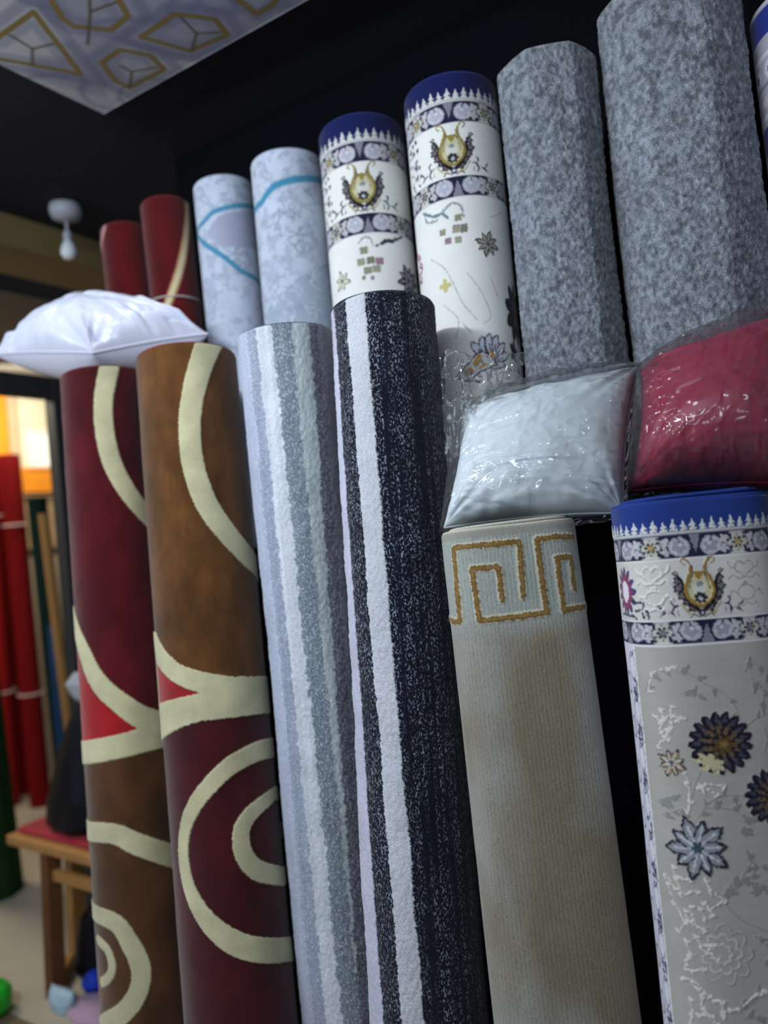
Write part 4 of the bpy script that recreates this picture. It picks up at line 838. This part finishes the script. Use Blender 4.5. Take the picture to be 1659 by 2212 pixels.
def cloth_mat(name, col, rough=.6, sheen=.3, spec=.3, bump=.2, sc=900, aniso=0, stint=(1, 1, 1)):
    m = flat_mat(name, col, rough, spec=spec, nscale=sc, namp=.05, bump=bump); b = m.node_tree.nodes['Principled BSDF']
    b.inputs['Sheen Weight'].default_value = sheen; b.inputs['Sheen Roughness'].default_value = .35; b.inputs['Sheen Tint'].default_value = (*stint, 1)
    return m
wt = [(-0.5888, 1.2115, 1.6817), (-0.3182, 1.3247, 1.7194), (-0.3229, 1.1708, 1.4814), (-0.5859, 1.0916, 1.4814)]
cushion('cushion', 'white cotton cushion in clear plastic, resting on top of the beige key roll', wt, .155, cloth_mat('white_cotton', (220, 230, 236), .75, .2),
        seed=3, pinch=.055, wr=.0045)
clear = bag_mat('clear_film', .04); crinkled = bag_mat('crinkled_film', .04, 2.0); clear2 = bag_mat('clear_film_pinkish', .04, tint=(.85, .75, .8))  # the last film only differs by a pinker diffuse tint
bag('plastic_bag', 'clear crinkled plastic bag around the white cushion above the beige roll', wt, .168, clear, 11, margin=.045, folds=((-.10, -.65, .05, .0022), (.46, -.85, .4, .003), (.34, -.8, -.2, .002), (.1, .4, .8, .002)),
    flap=[(-0.6143, 1.182, 1.772), (-0.4863, 1.264, 1.7627), (-0.5471, 1.2029, 1.6588), (-0.5914, 1.1283, 1.5796)])
mt = [(-0.3097, 1.3065, 1.7117), (-0.0375, 1.3846, 1.7802), (-0.0657, 1.2401, 1.4962), (-0.3183, 1.2089, 1.5141)]
cushion('cushion', 'shiny crimson velvet cushion in clear plastic, behind the blue-edged roll at the right', mt, .20,
        cloth_mat('crimson_velvet', (140, 7, 54), .40, .35, .4, stint=(1, .35, .55)), seed=8, pinch=.07, wr=.007, sag=.04)
bag('plastic_bag', 'clear plastic bag around the crimson cushion at the right edge', mt, .212, clear2, 14, margin=.04, sag=.04, folds=((-.2, -.9, -.4, .003), (.15, -.9, -.3, .003)))
sat = [(-1.8476, 1.1259, 2.0078), (-1.6872, 1.3454, 2.1289), (-1.2814, 1.3104, 1.9737), (-1.4955, 1.1501, 1.948)]
cushion('cushion', 'white satin pillow lying on the dark red roll at the left', sat, .215, cloth_mat('white_satin', (214, 218, 236), .33, .2, .5, bump=.05),
        seed=5, pinch=.10, wr=.018, back=1.15, cat='pillow')

# ------------------------------------------------------------------ far left: the rest of the shop
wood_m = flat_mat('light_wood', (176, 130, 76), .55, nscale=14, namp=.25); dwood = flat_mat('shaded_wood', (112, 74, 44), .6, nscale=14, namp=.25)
def red_bundle():
    mats = [flat_mat('far_red_pile_%d' % i, c, .95, spec=.1, nscale=60) for i, c in enumerate(((150, 26, 26), (118, 18, 20), (140, 24, 24)))]
    tops, bots = ([(-4.3502, 2.5502, 2.1663), (-4.2851, 2.6524, 2.0848), (-4.5651, 2.7103, 2.1143)], [(-4.515, 2.6194, 0.0), (-4.3089, 2.6915, 0.0), (-4.6461, 2.7852, 0.0)])
    labs = ('bright red rolled carpet at the far left edge, tied with white cord', 'dark red rolled carpet standing beside the black bag at the far left', 'red rolled carpet wedged behind the two tied red rolls at the far left')
    for i in range(3):
        T = np.array(tops[i]); B_ = np.array(bots[i]); ax = (B_ - T); n = 24; bm = bmesh.new(); r = .066
        e1 = np.cross(ax, (0, 1, 0)); e1 /= np.linalg.norm(e1); e2 = np.cross(ax, e1); e2 /= np.linalg.norm(e2)
        def spiral(k, base, inn):
            th = k * 2 * math.pi / n; rr = r * (1 - .16 * k / n) - inn
            return tuple(base + e1 * rr * math.cos(th) + e2 * rr * math.sin(th))
        m = int(n * 2.6)
        R_ = [[bm.verts.new(spiral(k, b, inn)) for k in range(m)] for b, inn in ((B_, 0), (T, 0), (T, .005), (B_, .005))]
        for a in range(4):
            for k in range(m - 1): bm.faces.new((R_[a][k], R_[a][k + 1], R_[(a + 1) % 4][k + 1], R_[(a + 1) % 4][k]))
        o = bm_obj('carpet_roll', bm, mats[i], origin=tuple(B_), smooth=False); tag(o, labs[i], 'carpet roll', 'rolled carpets standing at the far left')
        if i < 2:
            for f in (.20, .68):
                c = T + ax * f; bm = bmesh.new()
                tube_bm(bm, [tuple(c + (e1 * math.cos(t) + e2 * math.sin(t)) * (r + .004)) for t in np.linspace(0, 2 * math.pi, 25)[:-1]], .007, 6, closed=True)
                bm_obj('cord', bm, flat_mat('pale_cord', (200, 176, 170), .8), parent=o, smooth=True)
red_bundle()
def far_roll(T, B_, r, col, label, cat='carpet roll', name='carpet_roll'):
    T = np.array(T); B_ = np.array(B_); bm = bmesh.new(); ax = B_ - T; n = 24
    e1 = np.cross(ax, (0, 1, 0)); e1 /= np.linalg.norm(e1); e2 = np.cross(ax, e1); e2 /= np.linalg.norm(e2); m = int(n * 2.6)
    R_ = [[bm.verts.new(tuple(b + (e1 * math.cos(k * 2 * math.pi / n) + e2 * math.sin(k * 2 * math.pi / n)) * (r * (1 - .14 * k / n) - inn))) for k in range(m)] for b, inn in ((B_, 0), (T, 0), (T, .006), (B_, .006))]
    for a in range(4):
        for k in range(m - 1): bm.faces.new((R_[a][k], R_[a][k + 1], R_[(a + 1) % 4][k + 1], R_[(a + 1) % 4][k]))
    return tag(bm_obj(name, bm, flat_mat('far_pile_' + '_'.join(map(str, col)), col, .95, spec=.1, nscale=60), origin=tuple(B_)), label, cat, 'rolled carpets standing at the far left' if cat == 'carpet roll' else None)
far_roll((-3.0195, 1.6335, 1.2759), (-3.4269, 1.9156, -0.0), .105, (30, 62, 30), "dark green rolled carpet leaning at the lower left edge, in front of the red rolls")
far_roll((-4.03, 2.6415, 1.8087), (-4.0805, 2.7187, 0.0), .06, (16, 38, 36), "very dark green rolled carpet between the red rolls and the metal frame")
far_roll((-2.8681, 1.9029, 1.6526), (-2.7786, 1.9131, 0.0), .022, (150, 112, 66), "thin brown cardboard tube standing behind the dark green roll", "tube", "cardboard_tube")
far_roll((-3.5983, 2.3934, 1.1179), (-3.5531, 2.3546, 0.0), .03, (32, 66, 108), "short blue rolled mat standing behind the metal frame")

def frame():
    fx, fy = (-2.665, 1.86)
    t = empty('display_frame', (fx, fy, 0)); tag(t, 'dark metal upright frame with top bar, left of the dark red roll', 'frame')
    m = flat_mat('dark_metal', (44, 46, 48), .5, spec=.4)
    for y0 in (fy - .03, fy - 1.5):
        bm = bmesh.new(); box(bm, (fx - .03, y0, 0), (fx + .03, y0 + .06, (2.086, 2.169)[1])); bm_obj('post', bm, m, parent=t, bevel=.004)
    bm = bmesh.new(); box(bm, (fx - .03, fy - 1.44, (2.086, 2.169)[0]), (fx + .03, fy - .03, (2.086, 2.169)[1])); bm_obj('top_bar', bm, m, parent=t, bevel=.004)
frame()
def bench():
    t = empty('bench', (-2.35, 1.64, 0)); tag(t, 'light wooden bench with red padded seat, black bag on top', 'bench')
    z = .53; x0, x1, y0, y1 = -2.63, -1.90, 1.50, 1.78
    x1 = -1.93
    bm = bmesh.new(); box(bm, (x0, y0, z - .035), (x1, y1, z)); bm_obj('seat_frame', bm, wood_m, parent=t, bevel=.006)
    bm = bmesh.new(); box(bm, (x0 + .03, y0 + .025, z), (x1 - .03, y1 - .02, z + .022)); bm_obj('seat_pad', bm, cloth_mat('red_vinyl', (168, 34, 52), .5), parent=t, bevel=.009)
    for lx, ly in ((-2.42, y0 + .03), (-2.60, y1 - .04), (-1.99, y0 + .03), (-1.99, y1 - .04)):
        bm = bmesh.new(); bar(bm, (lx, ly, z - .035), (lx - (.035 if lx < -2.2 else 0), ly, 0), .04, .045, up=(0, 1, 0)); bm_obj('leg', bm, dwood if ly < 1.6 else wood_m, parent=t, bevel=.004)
    bm = bmesh.new(); box(bm, (-2.44, y0 + .02, .40), (x1 - .04, y0 + .045, .435)); bm_obj('stretcher', bm, wood_m, parent=t, bevel=.003)
    bm = bmesh.new(); bar(bm, (-2.475, y0 + .055, .03), (-2.56, y1 - .12, .03), .03, .04); bm_obj('foot_rail', bm, wood_m, parent=t, bevel=.003)
bench()
def lumpy(name, label, cat, sections, mat, seed, amp=.1, nseg=40, parent=None, origin=None):
    """a soft shape grown from cross-sections (x, y, z, rx, ry)"""
    S_ = np.array(sections, float); tt = np.linspace(0, len(S_) - 1, 36)
    Q = np.stack([np.interp(tt, range(len(S_)), S_[:, i]) for i in range(5)], 1); th = np.linspace(0, 2 * np.pi, nseg, endpoint=False)
    T_, H_ = np.meshgrid(th, tt); n = amp * (vnoise(np.cos(T_) * 2.2 + 5, np.sin(T_) * 2.2, H_ * .6, seed) + .5 * (1 - 2 * np.abs(vnoise(np.cos(T_) * 4, np.sin(T_) * 4, H_ * .5, seed + 2))))
    X = Q[:, 0:1] + Q[:, 3:4] * (1 + n) * np.cos(T_); Y = Q[:, 1:2] + Q[:, 4:5] * (1 + n) * np.sin(T_); Z = np.repeat(Q[:, 2:3], nseg, 1)
    bm = bmesh.new(); V = [[bm.verts.new((X[j, i], Y[j, i], Z[j, i])) for i in range(nseg)] for j in range(len(tt))]
    for j in range(len(tt) - 1):
        for i in range(nseg): bm.faces.new((V[j][i], V[j][(i + 1) % nseg], V[j + 1][(i + 1) % nseg], V[j + 1][i]))
    bm.faces.new(V[0]); bm.faces.new(V[-1][::-1])
    o = bm_obj(name, bm, mat, parent=parent, origin=origin or tuple(S_[0, :3]), smooth=True)
    return tag(o, label, cat) if parent is None else o
blackbag_m = flat_mat('black_plastic', (14, 16, 22), .45, spec=.25, nscale=8, namp=.3)
zb = .556
bb = lumpy('plastic_sack', 'black plastic sack tied at the top, standing on the red bench seat', 'sack',
           [(-2.36, 1.62, zb, .10, .07), (-2.36, 1.62, zb + .02, .145, .095), (-2.35, 1.62, .66, .145, .09), (-2.33, 1.62, .80, .10, .065), (-2.30, 1.615, .93, .055, .04), (-2.275, 1.61, .985, .02, .018)], blackbag_m, 3, .10)
lumpy('tied_end', None, None, [(-2.275, 1.605, .985, .012, .012), (-2.28, 1.605, 1.0, .03, .022), (-2.285, 1.60, 1.05, .05, .03), (-2.28, 1.60, 1.085, .03, .02)], flat_mat('pale_film', (176, 180, 188), .35), 6, .25, parent=bb)
bb.children[0]['label'] = 'pale knotted top end'
fl = {'sack': (-2.415, 1.665, 0.0), 'ball': (-2.34, 1.6, 0.0), 'packet': (-2.3701, 1.4999, 0.0), 'cloth': (-2.2457, 1.5265, 0.0), 'tub': (-2.5682, 1.3642, 0.0)}
lumpy('plastic_sack', 'black plastic sack on the floor under the bench', 'sack', [(*fl['sack'][:2], .001, .05, .05), (*fl['sack'][:2], .05, .075, .07), (*fl['sack'][:2], .13, .065, .06), (fl['sack'][0], fl['sack'][1], .22, .04, .04), (fl['sack'][0] + .02, fl['sack'][1], .27, .01, .01)], blackbag_m, 9, .14)
lumpy('blue_ball', 'round blue ball-shaped bundle on the floor beside the black sack', 'ball', [(*fl['ball'][:2], .001, .012, .012), (*fl['ball'][:2], .012, .030, .030), (*fl['ball'][:2], .04, .042, .042), (*fl['ball'][:2], .065, .030, .030), (*fl['ball'][:2], .078, .010, .010)], flat_mat('royal_blue_plastic', (30, 62, 190), .4), 4, .04)
lumpy('packet', 'small white and light blue packet on the floor under the bench', 'packet', [(*fl['packet'][:2], .001, .055, .03), (*fl['packet'][:2], .03, .06, .032), (*fl['packet'][:2], .055, .06, .02), (*fl['packet'][:2], .065, .055, .004)], flat_mat('pale_blue_wrapper', (176, 204, 222), .4, nscale=40, namp=.35), 7, .12)
lumpy('folded_cloth', 'lilac folded cloth lying on the floor by the brown roll foot', 'cloth', [(*fl['cloth'][:2], .001, .10, .06), (*fl['cloth'][:2], .012, .105, .065), (*fl['cloth'][:2], .026, .09, .055)], cloth_mat('lilac_cotton', (190, 160, 186), .8), 8, .12)
lumpy('green_tub', 'bright green plastic tub at the lower left edge of the picture', 'tub', [(*fl['tub'][:2], .001, .05, .05), (*fl['tub'][:2], .03, .07, .07), (*fl['tub'][:2], .07, .072, .072), (*fl['tub'][:2], .09, .06, .06)], flat_mat('green_plastic', (40, 190, 50), .4), 5, .02)
struct('trim_2', (-3.2, .9, .0), (-2.1, 1.40, .004), flat_mat('brown_mat', (112, 100, 80), .9, nscale=60, bump=.3))

def ceiling_lamp():
    x, y = -2.27, 1.683; t = empty('ceiling_lamp', (x, y, 2.69)); tag(t, 'white bare bulb hanging from a round ceiling rose, switched off', 'lamp')
    def lathe(name, prof, m):
        bm = bmesh.new(); n = 28; R_ = [[bm.verts.new((x + r * math.cos(k * 2 * math.pi / n), y + r * math.sin(k * 2 * math.pi / n), z)) for k in range(n)] for r, z in prof]
        for a, b in zip(R_, R_[1:]):
            for k in range(n): bm.faces.new((a[k], a[(k + 1) % n], b[(k + 1) % n], b[k]))
        bm.faces.new(R_[0]); bm.faces.new(R_[-1][::-1]); return bm_obj(name, bm, m, parent=t, smooth=True)
    wm = flat_mat('white_lamp_plastic', (170, 176, 186), .4)
    lathe('rose', [(.030, 2.6898), (.052, 2.682), (.054, 2.66), (.046, 2.640), (.015, 2.630)], wm)
    lathe('cord', [(.005, 2.630), (.005, 2.592)], wm)
    lathe('socket', [(.010, 2.592), (.014, 2.59), (.014, 2.565), (.012, 2.562)], wm)
    lathe('bulb', [(.011, 2.562), (.018, 2.55), (.026, 2.53), (.026, 2.515), (.018, 2.50), (.004, 2.495)], flat_mat('frosted_bulb', (222, 232, 238), .2))
ceiling_lamp()

# the lit shop front opposite, seen between the frame and the rolls
def far_things():
    X = -4.4
    f = [('signboard', 2.766, 2.985, 2.105, 2.550, 0.030, orange, 'orange signboard high on the far left, beyond the metal frame', 'signboard', None, -4.82), ('signboard', 3.042, 3.356, 1.882, 2.576, 0.030, pale, 'cream printed signboard beyond the metal frame, above the red rolls', 'signboard', tanm, -4.82), ('poster', 3.123, 3.267, 2.075, 2.326, 0.011, whitep, 'bright white poster on the cream signboard beyond the metal frame', 'poster', whitep, -4.80), ('poster', 3.053, 3.306, 1.906, 2.072, 0.011, orange, 'orange band poster at the foot of the cream signboard', 'poster', orange, -4.80), ('shelf_panel', 2.958, 3.323, 1.523, 1.858, 0.030, tanm, 'brown panel low beyond the metal frame, behind the green roll', 'panel', tanm, -4.82)]
    def panel(name, y0, y1, z0, z1, th, m, label, cat, fm=None, x=X):
        t = empty(name, (x, (y0 + y1) / 2, z0)); tag(t, label, cat)
        bm = bmesh.new(); box(bm, (x - th, y0, z0), (x, y1, z1)); bm_obj('board', bm, m, parent=t, bevel=.004)
        bm = bmesh.new(); w_ = .018
        for lo, hi in (((x, y0, z0), (x + .012, y1, z0 + w_)), ((x, y0, z1 - w_), (x + .012, y1, z1)), ((x, y0, z0 + w_), (x + .012, y0 + w_, z1 - w_)), ((x, y1 - w_, z0 + w_), (x + .012, y1, z1 - w_))): box(bm, lo, hi)
        bm_obj('edging', bm, fm or m, parent=t); return t
    for a in f: panel(*a)
orange = flat_mat('orange_paint', (236, 150, 40), .6); pale = flat_mat('cream_print', (240, 226, 196), .6, nscale=6, namp=.2); whitep = flat_mat('white_print', (250, 248, 240), .6); greyc = flat_mat('grey_ceiling_slab', (88, 92, 96), .8); tanm = flat_mat('tan_print', (190, 160, 120), .6, nscale=6, namp=.35)
far_things()
